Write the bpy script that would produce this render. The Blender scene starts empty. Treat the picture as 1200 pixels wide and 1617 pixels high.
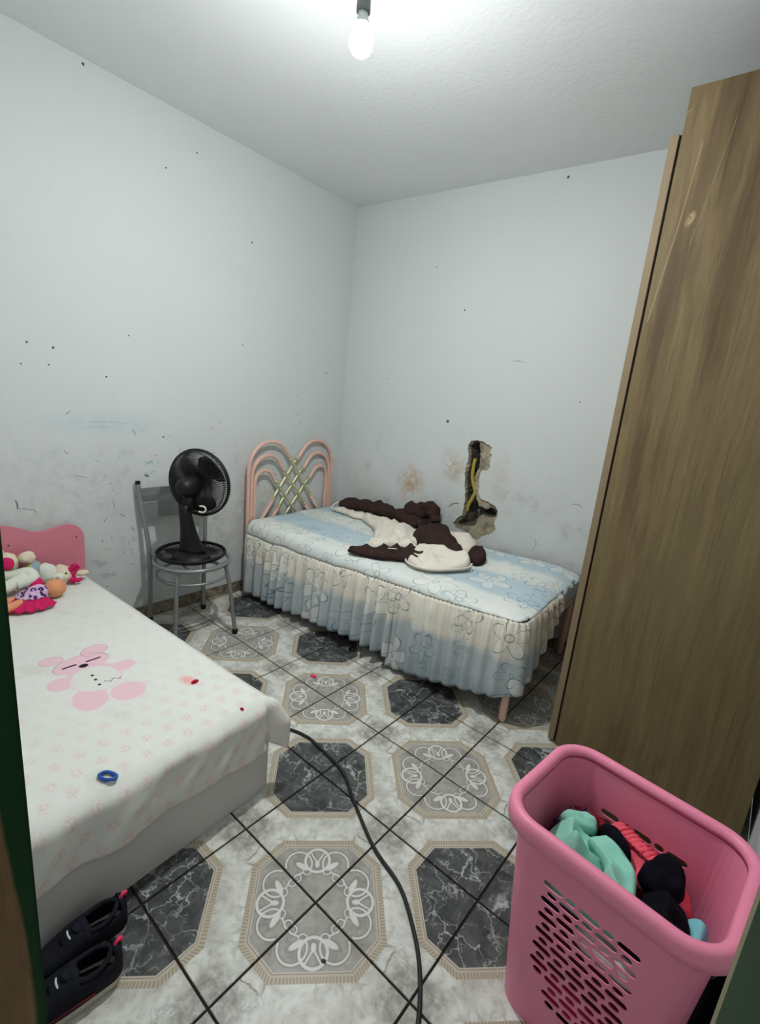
import bpy, bmesh, math, random
from mathutils import Vector, Matrix, noise
random.seed(7)
PI = math.pi
scene = bpy.context.scene
C = scene.collection

# ------------------------------------------------------------------ camera, world, exposure
CAM = Vector((2.637, -2.6895, 1.3939))
def cam_axes(yaw, pitch, roll):
    f = Vector((math.cos(pitch)*math.cos(yaw), math.cos(pitch)*math.sin(yaw), math.sin(pitch)))
    r0 = f.cross(Vector((0, 0, 1))).normalized(); u0 = r0.cross(f)
    return (math.cos(roll)*r0+math.sin(roll)*u0, -math.sin(roll)*r0+math.cos(roll)*u0, f)
_R, _U, _F = cam_axes(math.radians(129.015), math.radians(-13.741), math.radians(5.504))
cd = bpy.data.cameras.new('camera'); cam = bpy.data.objects.new('camera', cd); C.objects.link(cam)
cd.sensor_fit = 'HORIZONTAL'; cd.sensor_width = 36; cd.lens = 761.87/1200*36
cd.clip_start = .01
cam.matrix_world = Matrix(((_R.x, _U.x, -_F.x, CAM.x), (_R.y, _U.y, -_F.y, CAM.y), (_R.z, _U.z, -_F.z, CAM.z), (0, 0, 0, 1)))
scene.camera = cam
w = bpy.data.worlds.new('hall_light'); scene.world = w; w.use_nodes = True
w.node_tree.nodes['Background'].inputs[0].default_value = (.85, .95, .92, 1)
w.node_tree.nodes['Background'].inputs[1].default_value = .16
scene.view_settings.view_transform = 'Standard'; scene.view_settings.look = 'None'
scene.view_settings.gamma = 1; scene.view_settings.use_curve_mapping = False
scene.view_settings.exposure = 1.3
BULB = 860.0          # emission of the bulb's glass

# ------------------------------------------------------------------ material graph helper
def lin(c):
    return tuple(((v/255)/12.92 if v/255 <= .04045 else ((v/255+.055)/1.055)**2.4) for v in c)+(1,)
class S:
    def __init__(s, g, o): s.g, s.o = g, o
    def __add__(a, b): return a.g.m('ADD', a, b)
    __radd__ = __add__
    def __sub__(a, b): return a.g.m('SUBTRACT', a, b)
    def __rsub__(a, b): return a.g.m('SUBTRACT', b, a)
    def __mul__(a, b): return a.g.m('MULTIPLY', a, b)
    __rmul__ = __mul__
    def __truediv__(a, b): return a.g.m('DIVIDE', a, b)
    def __abs__(a): return a.g.m('ABSOLUTE', a)
    def max(a, b): return a.g.m('MAXIMUM', a, b)
    def min(a, b): return a.g.m('MINIMUM', a, b)
    def sin(a): return a.g.m('SINE', a)
    def sqrt(a): return a.g.m('SQRT', a)
    def step(a, e, wd): return a.g.sstep(a, e-wd, e+wd)          # 0 below e, 1 above
    def below(a, e, wd): return a.g.sstep(a, e+wd, e-wd)
class Mat:
    def __init__(g, name, rough=.6, spec=.3):
        g.mat = bpy.data.materials.new(name); g.mat.use_nodes = True
        g.t = g.mat.node_tree; g.b = g.t.nodes['Principled BSDF']
        g.b.inputs['Roughness'].default_value = rough
        g.b.inputs['Specular IOR Level'].default_value = spec
        g._tc = None
    def new(g, t): return g.t.nodes.new(t)
    def put(g, inp, v):
        if isinstance(v, S): g.t.links.new(v.o, inp)
        elif isinstance(v, (tuple, list)): inp.default_value = tuple(v) if len(v) == len(inp.default_value) else tuple(v)+(1,)
        else: inp.default_value = v
    def m(g, op, a, b=None):
        n = g.new('ShaderNodeMath'); n.operation = op; g.put(n.inputs[0], a)
        if b is not None: g.put(n.inputs[1], b)
        return S(g, n.outputs[0])
    def sstep(g, v, a, b):
        n = g.new('ShaderNodeMapRange'); n.interpolation_type = 'LINEAR'
        g.put(n.inputs[0], v); n.inputs[1].default_value = a; n.inputs[2].default_value = b
        return S(g, n.outputs[0])
    def coord(g, which='Object'):
        if g._tc is None: g._tc = g.new('ShaderNodeTexCoord')
        return S(g, g._tc.outputs[which])
    def world(g):
        return S(g, g.new('ShaderNodeNewGeometry').outputs['Position'])
    def xyz(g, v):
        n = g.new('ShaderNodeSeparateXYZ'); g.put(n.inputs[0], v); return [S(g, o) for o in n.outputs]
    def vec(g, x, y, z):
        n = g.new('ShaderNodeCombineXYZ'); g.put(n.inputs[0], x); g.put(n.inputs[1], y); g.put(n.inputs[2], z); return S(g, n.outputs[0])
    def vscale(g, v, s):
        n = g.new('ShaderNodeVectorMath'); n.operation = 'MULTIPLY'; g.put(n.inputs[0], v); n.inputs[1].default_value = s; return S(g, n.outputs[0])
    def vadd(g, a, b):
        n = g.new('ShaderNodeVectorMath'); n.operation = 'ADD'; g.put(n.inputs[0], a); g.put(n.inputs[1], b); return S(g, n.outputs[0])
    def noise(g, v, sc, det=4, rough=.55, dist=0, color=False):
        n = g.new('ShaderNodeTexNoise'); g.put(n.inputs['Vector'], v); n.inputs['Scale'].default_value = sc
        n.inputs['Detail'].default_value = det; n.inputs['Roughness'].default_value = rough; n.inputs['Distortion'].default_value = dist
        return S(g, n.outputs['Color' if color else 'Fac'])
    def voro(g, v, sc, feat='F1', out='Distance', rnd=1, dim='3D'):
        n = g.new('ShaderNodeTexVoronoi'); n.feature = feat; n.voronoi_dimensions = dim
        g.put(n.inputs['Vector'], v); n.inputs['Scale'].default_value = sc; n.inputs['Randomness'].default_value = rnd
        return S(g, n.outputs[out])
    def mix(g, f, a, b):
        n = g.new('ShaderNodeMix'); n.data_type = 'RGBA'; g.put(n.inputs['Factor'], f)
        for k, v in ((6, a), (7, b)): g.put(n.inputs[k], v)
        return S(g, n.outputs[2])
    def attr(g, name):
        n = g.new('ShaderNodeAttribute'); n.attribute_name = name; return S(g, n.outputs['Fac'])
    def col(g, v): g.put(g.b.inputs['Base Color'], v); return g
    def rough(g, v): g.put(g.b.inputs['Roughness'], v); return g
    def bump(g, h, st=.3, d=.01):
        n = g.new('ShaderNodeBump'); n.inputs['Strength'].default_value = st; n.inputs['Distance'].default_value = d
        g.put(n.inputs['Height'], h); g.t.links.new(n.outputs[0], g.b.inputs['Normal']); return g
    def ell(g, x, y, cx, cy, rx, ry, a=0):            # normalised radius in a turned ellipse
        dx, dy = x-cx, y-cy; c, s = math.cos(a), math.sin(a)
        p, q = (dx*c+dy*s)/rx, (dy*c-dx*s)/ry
        return (p*p+q*q).sqrt()
    def seg(g, x, y, ax, ay, bx, by):
        px, py = x-ax, y-ay; L = (bx-ax)**2+(by-ay)**2
        h = ((px*(bx-ax)+py*(by-ay))/L).max(0).min(1)
        dx, dy = px-h*(bx-ax), py-h*(by-ay)
        return (dx*dx+dy*dy).sqrt()
M = {}
def plain(name, c, rough=.6, spec=.3, var=.12, sc=25, bump=0, metal=0, bsc=None):
    g = Mat(name, rough, spec); L = lin(c)
    n = g.noise(g.coord(), sc, 4)
    g.col(g.mix(n, tuple(v*(1-var) for v in L[:3])+(1,), tuple(min(1, v*(1+var)) for v in L[:3])+(1,)))
    if bump: g.bump(g.noise(g.coord(), bsc or sc*6, 3), bump, .004)
    g.b.inputs['Metallic'].default_value = metal
    M[name] = g.mat; return g

# ------------------------------------------------------------------ mesh helpers
def link(name, me, mat=None, parent=None, smooth=False):
    o = bpy.data.objects.new(name, me); C.objects.link(o)
    if mat: me.materials.append(M[mat])
    if parent: o.parent = parent
    if smooth:
        me.polygons.foreach_set('use_smooth', [True]*len(me.polygons))
    return o
def mesh(name, v, f, mat=None, parent=None, smooth=False, uv=None):
    me = bpy.data.meshes.new(name); me.from_pydata([tuple(p) for p in v], [], f); me.update()
    if uv:
        l = me.uv_layers.new(name='UVMap')
        for lp in me.loops: l.data[lp.index].uv = uv[lp.vertex_index]
    return link(name, me, mat, parent, smooth)
def bm_obj(name, bm, mat, parent=None, smooth=False):
    me = bpy.data.meshes.new(name); bm.to_mesh(me); bm.free(); return link(name, me, mat, parent, smooth)
def tag(o, label, cat, group=None):
    o['label'] = label; o['category'] = cat
    if group: o['group'] = group
    return o
def thing(name, label, cat, loc=(0, 0, 0), rz=0, group=None):
    o = bpy.data.objects.new(name, None); C.objects.link(o); o.location = loc; o.rotation_euler = (0, 0, rz)
    o.empty_display_size = .05
    return tag(o, label, cat, group)
def struct(o): o['kind'] = 'structure'; return o
def box(name, lo, hi, mat, parent=None, bev=.002, seg=2):
    bm = bmesh.new(); bmesh.ops.create_cube(bm, size=1)
    for v in bm.verts: v.co = Vector([lo[i]+(v.co[i]+.5)*(hi[i]-lo[i]) for i in range(3)])
    if bev: bmesh.ops.bevel(bm, geom=bm.edges[:], offset=bev, segments=seg, affect='EDGES', clamp_overlap=True)
    return bm_obj(name, bm, mat, parent)
def catmull(pts, n=6, closed=False):
    P = [Vector(p) for p in pts]; out = []; L = len(P)
    for i in range(L if closed else L-1):
        g = (lambda k: P[k % L]) if closed else (lambda k: P[max(0, min(L-1, k))])
        a, b, c, d = g(i-1), g(i), g(i+1), g(i+2)
        for k in range(n):
            t = k/n
            out.append(.5*((2*b)+(c-a)*t+(2*a-5*b+4*c-d)*t*t+(3*b-a-3*c+d)*t**3))
    if not closed: out.append(P[-1])
    return out
def lerp_list(L, t):
    if not isinstance(L, (list, tuple)): return L
    f = t*(len(L)-1); i = min(int(f), len(L)-2); f -= i
    return L[i]*(1-f)+L[i+1]*f
def sweep_geo(path, rw, rh=None, n=10, closed=False, up=None, wr=0, seed=0, capround=False):
    P = [Vector(p) for p in path]; L = len(P); v = []; f = []
    T = []
    for i in range(L):
        a = P[(i-1) % L] if closed else P[max(0, i-1)]; b = P[(i+1) % L] if closed else P[min(L-1, i+1)]
        T.append((b-a).normalized())
    N = (Vector(up) if up else (Vector((0, 0, 1)) if abs(T[0].z) < .9 else Vector((1, 0, 0))))
    N = (N-T[0]*N.dot(T[0])).normalized()
    for i in range(L):
        if up: N = Vector(up)
        N = (N-T[i]*N.dot(T[i])).normalized(); B = T[i].cross(N)
        t = i/max(1, L-1); a = lerp_list(rw, t); b = lerp_list(rh, t) if rh is not None else a
        for k in range(n):
            th = 2*PI*k/n; p = P[i]+B*(a*math.cos(th))+N*(b*math.sin(th))
            if wr: p = p+(N*math.sin(th)+B*math.cos(th))*wr*noise.noise(p*22+Vector((seed*3.1, 0, 0)))
            v.append(p)
    for i in range(L if closed else L-1):
        for k in range(n):
            f.append((i*n+k, i*n+(k+1) % n, ((i+1) % L)*n+(k+1) % n, ((i+1) % L)*n+k))
    if not closed:
        f.append(tuple(range(n))[::-1]); f.append(tuple((L-1)*n+k for k in range(n)))
    return v, f
def tube(name, path, r, mat, parent=None, n=10, closed=False, rh=None, up=None, wr=0, seed=0):
    v, f = sweep_geo(path, r, rh, n, closed, up, wr, seed); return mesh(name, v, f, mat, parent, True)
def lathe(name, prof, mat, parent=None, n=32, loc=(0, 0, 0), smooth=True, mtx=None, squash=(1, 1)):
    v = []; f = []; L = len(prof)
    for r, z in prof:
        for k in range(n):
            a = 2*PI*k/n; v.append(Vector((r*math.cos(a)*squash[0], r*math.sin(a)*squash[1], z)))
    for i in range(L-1):
        for k in range(n): f.append((i*n+k, i*n+(k+1) % n, (i+1)*n+(k+1) % n, (i+1)*n+k))
    if prof[0][0] > 1e-5: f.append(tuple(range(n))[::-1])
    if prof[-1][0] > 1e-5: f.append(tuple((L-1)*n+k for k in range(n)))
    for i, p in enumerate(v):
        if mtx: p = mtx @ p
        v[i] = p+Vector(loc)
    return mesh(name, v, f, mat, parent, smooth)
def blob(name, c, r, mat, parent=None, rot=None, wr=.0, fr=9, seed=0, nu=24, nv=16, pw=1):
    v = []; f = []
    for j in range(nv+1):
        ph = PI*j/nv
        for i in range(nu):
            th = 2*PI*i/nu
            d = Vector((math.sin(ph)*math.cos(th), math.sin(ph)*math.sin(th), math.cos(ph)))
            if pw != 1: d = Vector([math.copysign(abs(q)**pw, q) for q in d])
            p = Vector((d.x*r[0], d.y*r[1], d.z*r[2]))
            if wr: p += d*wr*noise.noise(p*fr+Vector((seed*5.3, seed, 0)))*2
            if rot: p = rot @ p
            v.append(p+Vector(c))
    for j in range(nv):
        for i in range(nu): f.append((j*nu+i, (j+1)*nu+i, (j+1)*nu+(i+1) % nu, j*nu+(i+1) % nu))
    o = mesh(name, v, f, mat, parent, True)
    bm = bmesh.new(); bm.from_mesh(o.data); bmesh.ops.remove_doubles(bm, verts=bm.verts, dist=1e-5); bm.to_mesh(o.data); bm.free()
    for p in o.data.polygons: p.use_smooth = True
    return o
def lump(name, outline, zb, H, mat, parent=None, seed=0, rings=12, wr=.008, fr=14, p=3., n=6, folds=()):
    """soft pile of cloth: smooth outline, raised middle with creases, closed underneath"""
    O = catmull([(a[0], a[1], 0) for a in outline], n, True); N = len(O)
    c = sum(O, Vector())/N; v = [None]; f = []
    base = (lambda x, y: zb) if not callable(zb) else zb
    def top(q, r):
        h = H(q.x, q.y) if callable(H) else H
        k = noise.noise(Vector((q.x*fr, q.y*fr, seed*7.7)))+.5*noise.noise(Vector((q.x*fr*2.3, q.y*fr*2.3, seed*3.3)))
        for an, fq, am in folds:
            ph = fq*(q.x*math.cos(an)+q.y*math.sin(an))+3.2*noise.noise(Vector((q.x*6, q.y*6, seed+an)))
            k += am/wr*(.5-abs(math.sin(ph/2)))
        return base(q.x, q.y)+(h+wr*k*2)*max(0, 1-r**p)**.5
    v[0] = Vector((c.x, c.y, top(c, 0)))
    for k in range(1, rings+1):
        r = k/rings
        for q in O:
            s = c+(q-c)*r; v.append(Vector((s.x, s.y, top(s, r))))
    for i in range(N): f.append((0, 1+i, 1+(i+1) % N))
    for k in range(rings-1):
        a, b = 1+k*N, 1+(k+1)*N
        for i in range(N): f.append((a+i, b+i, b+(i+1) % N, a+(i+1) % N))
    f.append(tuple(1+(rings-1)*N+i for i in range(N))[::-1])
    return mesh(name, v, f, mat, parent, True)
def clip_poly(poly, a, b, c):               # keep a*x+b*y<=c
    out = []
    for i in range(len(poly)):
        p, q = poly[i], poly[(i+1) % len(poly)]
        dp, dq = a*p[0]+b*p[1]-c, a*q[0]+b*q[1]-c
        if dp <= 0: out.append(p)
        if dp*dq < 0:
            t = dp/(dp-dq); out.append((p[0]+(q[0]-p[0])*t, p[1]+(q[1]-p[1])*t))
    return out
def prism(name, poly, z0, z1, mat, parent=None, cham=0):
    n = len(poly); v = [(x, y, z0) for x, y in poly]
    cx = sum(p[0] for p in poly)/n; cy = sum(p[1] for p in poly)/n
    f = [tuple(range(n))[::-1]]
    if cham:
        v += [(x, y, z1-cham) for x, y in poly]
        v += [(x+(cx-x)*cham/max(.02, math.hypot(cx-x, cy-y)), y+(cy-y)*cham/max(.02, math.hypot(cx-x, cy-y)), z1) for x, y in poly]
        L = 3
    else: v += [(x, y, z1) for x, y in poly]; L = 2
    for k in range(L-1):
        for i in range(n): f.append((k*n+i, k*n+(i+1) % n, (k+1)*n+(i+1) % n, (k+1)*n+i))
    f.append(tuple((L-1)*n+i for i in range(n)))
    return mesh(name, v, f, mat, parent)

# ------------------------------------------------------------------ room dimensions
TS = .33; TX, TY = 1.9187, -1.9213         # tile size, one rosette's centre
BW = .046                                  # the back wall runs slightly askew: y = BW*x
XR = 2.84; YF = -2.560; YF2 = -2.680; DL, DR = 1.982, 2.654
def ceil_z(x, y): return 2.6265-.015*y

# ------------------------------------------------------------------ surfaces
def wall_mat(name, seed, stains):
    g = Mat(name, .75, .2); P = g.world(); x, y, z = g.xyz(P)
    big = g.noise(P, 1.3, 3); fine = g.noise(g.vadd(P, (seed, 0, 0)), 9, 6, .65)
    c = g.mix(big, lin((200, 205, 203)), lin((208, 212, 212)))
    low = g.sstep(z, 1.15, .35)                                   # hand-height grime with its own blotches
    blot = g.noise(g.vadd(P, (0, seed, 0)), 3.2, 6, .7).step(.52, .12)*low
    c = g.mix(blot*.24, c, lin((160, 158, 146)))
    scuff = fine.step(.60, .04)*g.noise(P, 2.1, 2).step(.5, .06)*g.sstep(z, 1.3, .45)
    c = g.mix(scuff*.34, c, lin((118, 120, 116)))
    for (a, b, ra, rb, k, colr, thr) in stains:
        hx = y if name == 'paint_left' else x
        e = g.ell(hx, z, a, b, ra, rb)
        nz = g.noise(P, 16, 6, .7).step(thr, .1)
        c = g.mix(g.sstep(e, 1.0, .35)*nz*k, c, lin(colr))
    hgt = g.noise(P, 30, 5, .6)+g.noise(P, 4, 2)*1.5
    if name == 'broken_plaster':
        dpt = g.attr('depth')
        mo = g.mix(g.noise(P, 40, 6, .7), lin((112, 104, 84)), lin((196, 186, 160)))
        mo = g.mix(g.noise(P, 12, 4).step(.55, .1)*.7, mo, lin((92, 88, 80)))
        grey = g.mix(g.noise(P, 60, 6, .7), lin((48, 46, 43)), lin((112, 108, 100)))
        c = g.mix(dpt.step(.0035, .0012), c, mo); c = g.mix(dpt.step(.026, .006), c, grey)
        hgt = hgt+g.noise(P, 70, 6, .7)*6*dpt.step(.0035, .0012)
    g.col(c)
    g.bump(hgt, .12, .01)
    M[name] = g.mat; return g
wall_mat('paint_left', 3, [(-.75, .62, .25, .3, .35, (170, 160, 140), .5), (-1.9, .75, .5, .3, .25, (150, 152, 148), .55), (-1.1, .5, .3, .35, .4, (160, 150, 130), .5), (-1.70, 1.12, .35, .07, .4, (168, 196, 210), .45), (-.45, .98, .22, .2, .3, (175, 205, 210), .48)])
BACK_STAINS = [(.68, .80, .14, .16, .75, (176, 138, 92), .5), (1.0, .98, .11, .13, .7, (170, 138, 100), .5), (1.33, .95, .09, .2, .3, (190, 165, 130), .48), (1.0, .62, .4, .2, .4, (165, 160, 145), .5), (.25, .7, .2, .25, .25, (190, 175, 150), .5), (1.75, .3, .3, .3, .4, (150, 150, 140), .5)]
wall_mat('paint_back', 11, BACK_STAINS); wall_mat('broken_plaster', 11, BACK_STAINS)
g = Mat('ceiling_paint', .85, .15); P = g.world()
g.col(g.mix(g.noise(P, 2.2, 4), lin((222, 226, 226)), lin((232, 234, 234))))
g.bump(g.noise(P, 45, 5, .7), .2, .008); M['ceiling_paint'] = g.mat

def tile_mat():
    g = Mat('floor_tile', .3, .4); P = g.coord(); X, Y, Z = g.xyz(P)
    W = g.world()
    u = (X+Y)/TS; v = abs((Y-X)/TS)
    rnd = S(g, g.new('ShaderNodeObjectInfo').outputs['Random'])
    Pn = g.vadd(P, g.vec(u*0.0, 0.0, 0.0))
    # marble ground
    n1 = g.noise(Pn, 9, 6, .62, .6); n2 = g.noise(g.vadd(Pn, (3, 1, 0)), 22, 5, .6, .4)
    base = g.mix(n1.step(.52, .13), lin((221, 223, 216)), lin((166, 163, 151)))
    base = g.mix(n2.step(.6, .07)*.6, base, lin((150, 147, 138)))
    corner = (abs(u-1)+(1-v)*1.0)                                  # grey clouds towards the plain corners
    cl = g.sstep(corner+(n1-.5)*.5, .50, .34)
    base = g.mix(cl*g.noise(Pn, 45, 5, .7).step(.48, .12)*.8, base, lin((134, 132, 125)))
    crack = g.voro(g.vadd(Pn, g.vscale(g.noise(Pn, 14, 3, .6, 0, True), (.05, .05, 0))), 9, 'DISTANCE_TO_EDGE')
    base = g.mix(crack.below(.018, .012)*g.noise(Pn, 7, 2).step(.52, .05)*.75, base, lin((112, 104, 90)))
    # the two octagons
    def octo(a): return (a.max(v)/.82).max((a+v)/1.29)
    o1 = octo(abs(u)); o2 = octo(abs(2-u))
    # rosette field
    f1 = g.mix(n2.step(.5, .16), lin((146, 143, 137)), lin((186, 183, 176)))
    f1 = g.mix(n1.step(.5, .15)*.5, f1, lin((128, 122, 114)))
    def ring(cx, cy, r, wd): return abs(((u-cx)*(u-cx)+(v-cy)*(v-cy)).sqrt()-r)-wd
    d = ring(.535, 0, .155, .018)
    d = d.min(ring(.485, .235, .165, .012).max(.43-u))
    d = d.min(ring(.395, .125, .05, .008).max(u-.44))
    d = d.min((g.ell(u, v, .455, .19, .095, .036, 1.05)-1)*.03)
    d = d.min((g.ell(u, v, .485, .0, .05, .03)-1)*.03)
    d = d.min(g.seg(u, v, .50, 0, .64, .085)-.011)
    d = d.min(g.seg(u, v, .37, .18, .33, .27)-.011)
    d = d.min(ring(.30, .24, .045, .008))
    f1 = g.mix((d-.012).below(.0, .008)*.6, f1, lin((104, 101, 97)))
    f1 = g.mix(d.below(.0, .006), f1, lin((216, 216, 210)))
    # dark field with white veins
    wv = g.vadd(W, g.vscale(g.noise(W, 10, 4, .6, 0, True), (.16, .16, 0)))
    vein = g.voro(wv, 13, 'DISTANCE_TO_EDGE').below(.012, .022)*g.noise(W, 9, 3).step(.5, .08)
    vein2 = g.voro(g.vadd(wv, (5, 2, 0)), 30, 'DISTANCE_TO_EDGE').below(.02, .03)*g.noise(W, 14, 3).step(.55, .06)*.6
    f2 = g.mix(g.noise(W, 18, 5, .65).step(.52, .14), lin((52, 55, 55)), lin((88, 90, 89)))
    f2 = g.mix(vein.max(vein2), f2, lin((198, 202, 199)))
    # braided border
    def border(c, o, field, au):
        ang = g.m('ARCTAN2', v, au)
        braid = (ang*150+o*60).sin()
        bc = g.mix(braid.step(0, .5), lin((158, 146, 126)), lin((186, 176, 156)))
        bc = g.mix(o.below(.925, .006), bc, lin((190, 182, 166)))
        bc = g.mix(o.below(.9, .005), bc, lin((150, 140, 124)))
        bc = g.mix(o.below(.885, .005), bc, lin((196, 190, 176)))
        c = g.mix(o.below(1.0, .006), c, bc)
        return g.mix(o.below(.868, .004), c, field)
    base = border(base, o1, f1, abs(u)); base = border(base, o2, f2, abs(2-u))
    dirt = g.noise(W, 3, 5, .7).step(.6, .1)
    g.col(g.mix(dirt*.2, base, lin((120, 114, 100))))
    g.rough(g.noise(W, 12, 3)*.2+.2)
    M['floor_tile'] = g.mat
tile_mat()
plain('grout', (46, 43, 39), .9, .1, .4, 40, .4)
g = Mat('skirting_tile', .35, .4); P = g.world(); n = g.noise(P, 14, 6, .65, .8)
c = g.mix(n.step(.5, .15), lin((78, 68, 56)), lin((150, 138, 118)))
g.col(g.mix(g.voro(g.vadd(P, g.vscale(g.noise(P, 12, 3, .6, 0, True), (.1, .1, .1))), 14, 'DISTANCE_TO_EDGE').below(.02, .02)*.7, c, lin((50, 44, 38)))); M['skirting_tile'] = g.mat
g = Mat('green_paint', .6, .2); P = g.world(); x, y, z = g.xyz(P)
wood = g.mix(g.noise(g.vscale(P, (6, 6, 1)), 6, 6, .7), lin((62, 46, 30)), lin((150, 118, 82)))
gr = g.mix(g.noise(P, 8, 4), lin((4, 42, 15)), lin((8, 58, 24)))
edge_ = (-2.571-y)*15+.59+(g.noise(P, 9, 4)-.5)*.12
worn = (z-edge_).below(.0, .03)*(y+(g.noise(P, 12, 3)-.5)*.006).below(-2.571, .003)*g.sstep(x, 2.3, 2.2)
g.col(g.mix(worn, gr, wood)); M['green_paint'] = g.mat
plain('bare_wood_edge', (128, 120, 98), .7, .2, .25, 30)
# furniture and cloth
plain('pink_tube', (220, 180, 164), .35, .5, .06, 12)
plain('brass', (206, 200, 156), .32, .6, .1, 30, metal=.45)
plain('silver_paint', (136, 141, 140), .35, .5, .1, 20, metal=.45)
plain('black_rubber', (18, 18, 18), .7, .3)
plain('black_plastic', (12, 12, 14), .5, .35, .15)
plain('white_tag', (220, 220, 212), .5)
plain('navy_ticking', (28, 38, 78), .9, .1, .2)
plain('cable_black', (34, 36, 34), .5, .3)
plain('cable_beige', (172, 156, 140), .5, .3)
plain('conduit_yellow', (168, 156, 70), .5, .3, .2, 15)
plain('conduit_black', (30, 29, 28), .6, .3)
plain('pink_laminate', (208, 126, 142), .4, .4, .05, 3)
plain('white_laminate', (206, 206, 202), .5, .3, .06, 4)
plain('socket_grey', (120, 126, 124), .5)
plain('basket_pink', (236, 138, 168), .42, .4, .05, 5)
plain('brown_cloth', (58, 44, 40), .95, .1, .25, 30, .5, bsc=260)
plain('cream_cloth', (226, 219, 206), .95, .1, .05, 14, .3, bsc=260)
plain('mint_cloth', (146, 208, 190), .9, .1, .08, 10, .3, bsc=300)
plain('coral_cloth', (246, 96, 116), .9, .1, .08, 14, .3, bsc=300)
plain('black_cloth', (16, 15, 24), .95, .1, .2, 14, .3, bsc=300)
plain('aqua_cloth', (128, 196, 204), .9, .1, .15, 10)
plain('white_cloth', (216, 214, 208), .9, .1, .06, 10, .3, bsc=300)
plain('maroon_cloth', (96, 38, 40), .9, .1, .3, 10)
plain('magenta_cloth', (205, 38, 96), .85, .15, .15, 14)
plain('navy_cloth', (30, 32, 52), .9, .1, .2, 12)
plain('plush_cream', (232, 220, 196), 1, .05, .1, 60, .8, bsc=400)
plain('plush_white', (224, 228, 214), 1, .05, .06, 60, .5, bsc=400)
plain('doll_skin', (222, 150, 108), .5, .35, .05)
plain('shoe_navy', (22, 24, 34), .8, .2, .2, 40, .3)
plain('shoe_inside', (12, 12, 16), .9, .1)
plain('shoe_sole', (196, 188, 174), .6, .3, .12, 40)
plain('shoe_maroon', (110, 40, 50), .8, .2)
plain('hot_pink', (236, 64, 110), .6, .3)
plain('blue_plastic', (28, 84, 168), .4, .4)
plain('pencil', (128, 132, 132), .9, .05)
plain('pencil_blue', (100, 130, 150), .9, .05)
plain('crayon_pink', (204, 156, 160), .9, .05)
plain('crayon_teal', (158, 186, 186), .9, .05)
plain('dirt_speck', (84, 82, 78), .9, .05)
g = Mat('glossy_burgundy', .15, .6); P = g.coord()
c = g.mix(g.voro(P, 40).below(.4, .1), lin((90, 14, 24)), lin((30, 24, 60))); g.col(g.mix(g.noise(P, 12, 4).step(.55, .08), c, lin((140, 24, 34)))); M['glossy_burgundy'] = g.mat
g = Mat('owl_print', .85, .1); P = g.coord(); d = g.voro(P, 38, rnd=.6)
c = g.mix(d.below(.42, .05), lin((214, 178, 208)), lin((60, 40, 90))); g.col(g.mix(d.below(.2, .04), c, lin((200, 170, 205)))); M['owl_print'] = g.mat
g = Mat('stripe_print', .9, .1); x, y, z = g.xyz(g.coord()); s = (y*95).sin()
c = g.mix(s.step(.1, .1), lin((150, 168, 178)), lin((196, 206, 140))); g.col(c); M['stripe_print'] = g.mat
# wood of the wardrobe
g = Mat('wardrobe_wood', .42, .35); P = g.world(); x, y, z = g.xyz(P)
Q = g.vadd(g.vscale(P, (1, 1, .07)), g.vscale(g.noise(P, 1.6, 3, .5, 0, True), (.05, .05, 0)))
gr = g.noise(Q, 26, 7, .68, .8); br = g.noise(g.vscale(P, (1, 1, .12)), 5, 4, .55, .5)
fi = g.noise(g.vscale(P, (1, 1, .02)), 140, 3, .6)
c = g.mix(gr.step(.5, .2), lin((88, 71, 47)), lin((136, 115, 82)))
c = g.mix(br.step(.5, .16)*.6, c, lin((116, 104, 72))); c = g.mix(br.below(.42, .06)*.6, c, lin((72, 55, 36)))
c = g.mix(fi.step(.6, .06)*.3, c, lin((62, 48, 32)))
scr = g.seg(x, z, 2.222, 2.25, 2.205, 2.02).min(g.seg(x, z, 2.205, 2.02, 2.172, 1.72)).below(.0012, .0012)
scr = scr.max(g.seg(x, z, 2.151, 2.335, 2.172, 2.35).below(.001, .001)).max(g.seg(x, z, 2.3, 2.30, 2.25, 1.95).below(.0008, .001)*.6)
chip = g.ell(x, z, 2.235, 2.03, .010, .022, -.3).below(1, .25)*g.noise(P, 120, 2).step(.45, .08)
scr = scr.max(chip)
g.col(g.mix(scr*.75, c, lin((172, 150, 112)))); g.bump(gr, .08, .004); M['wardrobe_wood'] = g.mat
plain('wardrobe_edge', (134, 116, 90), .5, .3, .12, 8)
plain('dark_gap', (26, 20, 15), .9, .1)
# quilt
def flower_lines(g, U, sc, a, wd, seed=0.):
    n = g.new('ShaderNodeTexVoronoi'); n.voronoi_dimensions = '2D'; n.feature = 'F1'; n.inputs['Scale'].default_value = sc
    n.inputs['Randomness'].default_value = .7; Us = g.vadd(U, (seed, seed*.7, 0)); g.put(n.inputs['Vector'], Us)
    pos = S(g, n.outputs['Position']); cx, cy, _ = g.xyz(pos); x, y, _ = g.xyz(Us)
    r1, r2, _ = g.xyz(S(g, n.outputs['Color']))
    dx, dy = x-cx, y-cy; r = (dx*dx+dy*dy).sqrt(); th = g.m('ARCTAN2', dy, dx)+r1*6.3
    rose = abs((th*2.5).sin())*.62+.30
    R = rose*a*(r2*.5+.75)
    f = r-R
    line = abs(f).below(wd, wd*.7).max(abs(r-a*.16).below(wd*.8, wd*.6))
    return line, f.below(0, .003), r1, r2
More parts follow.
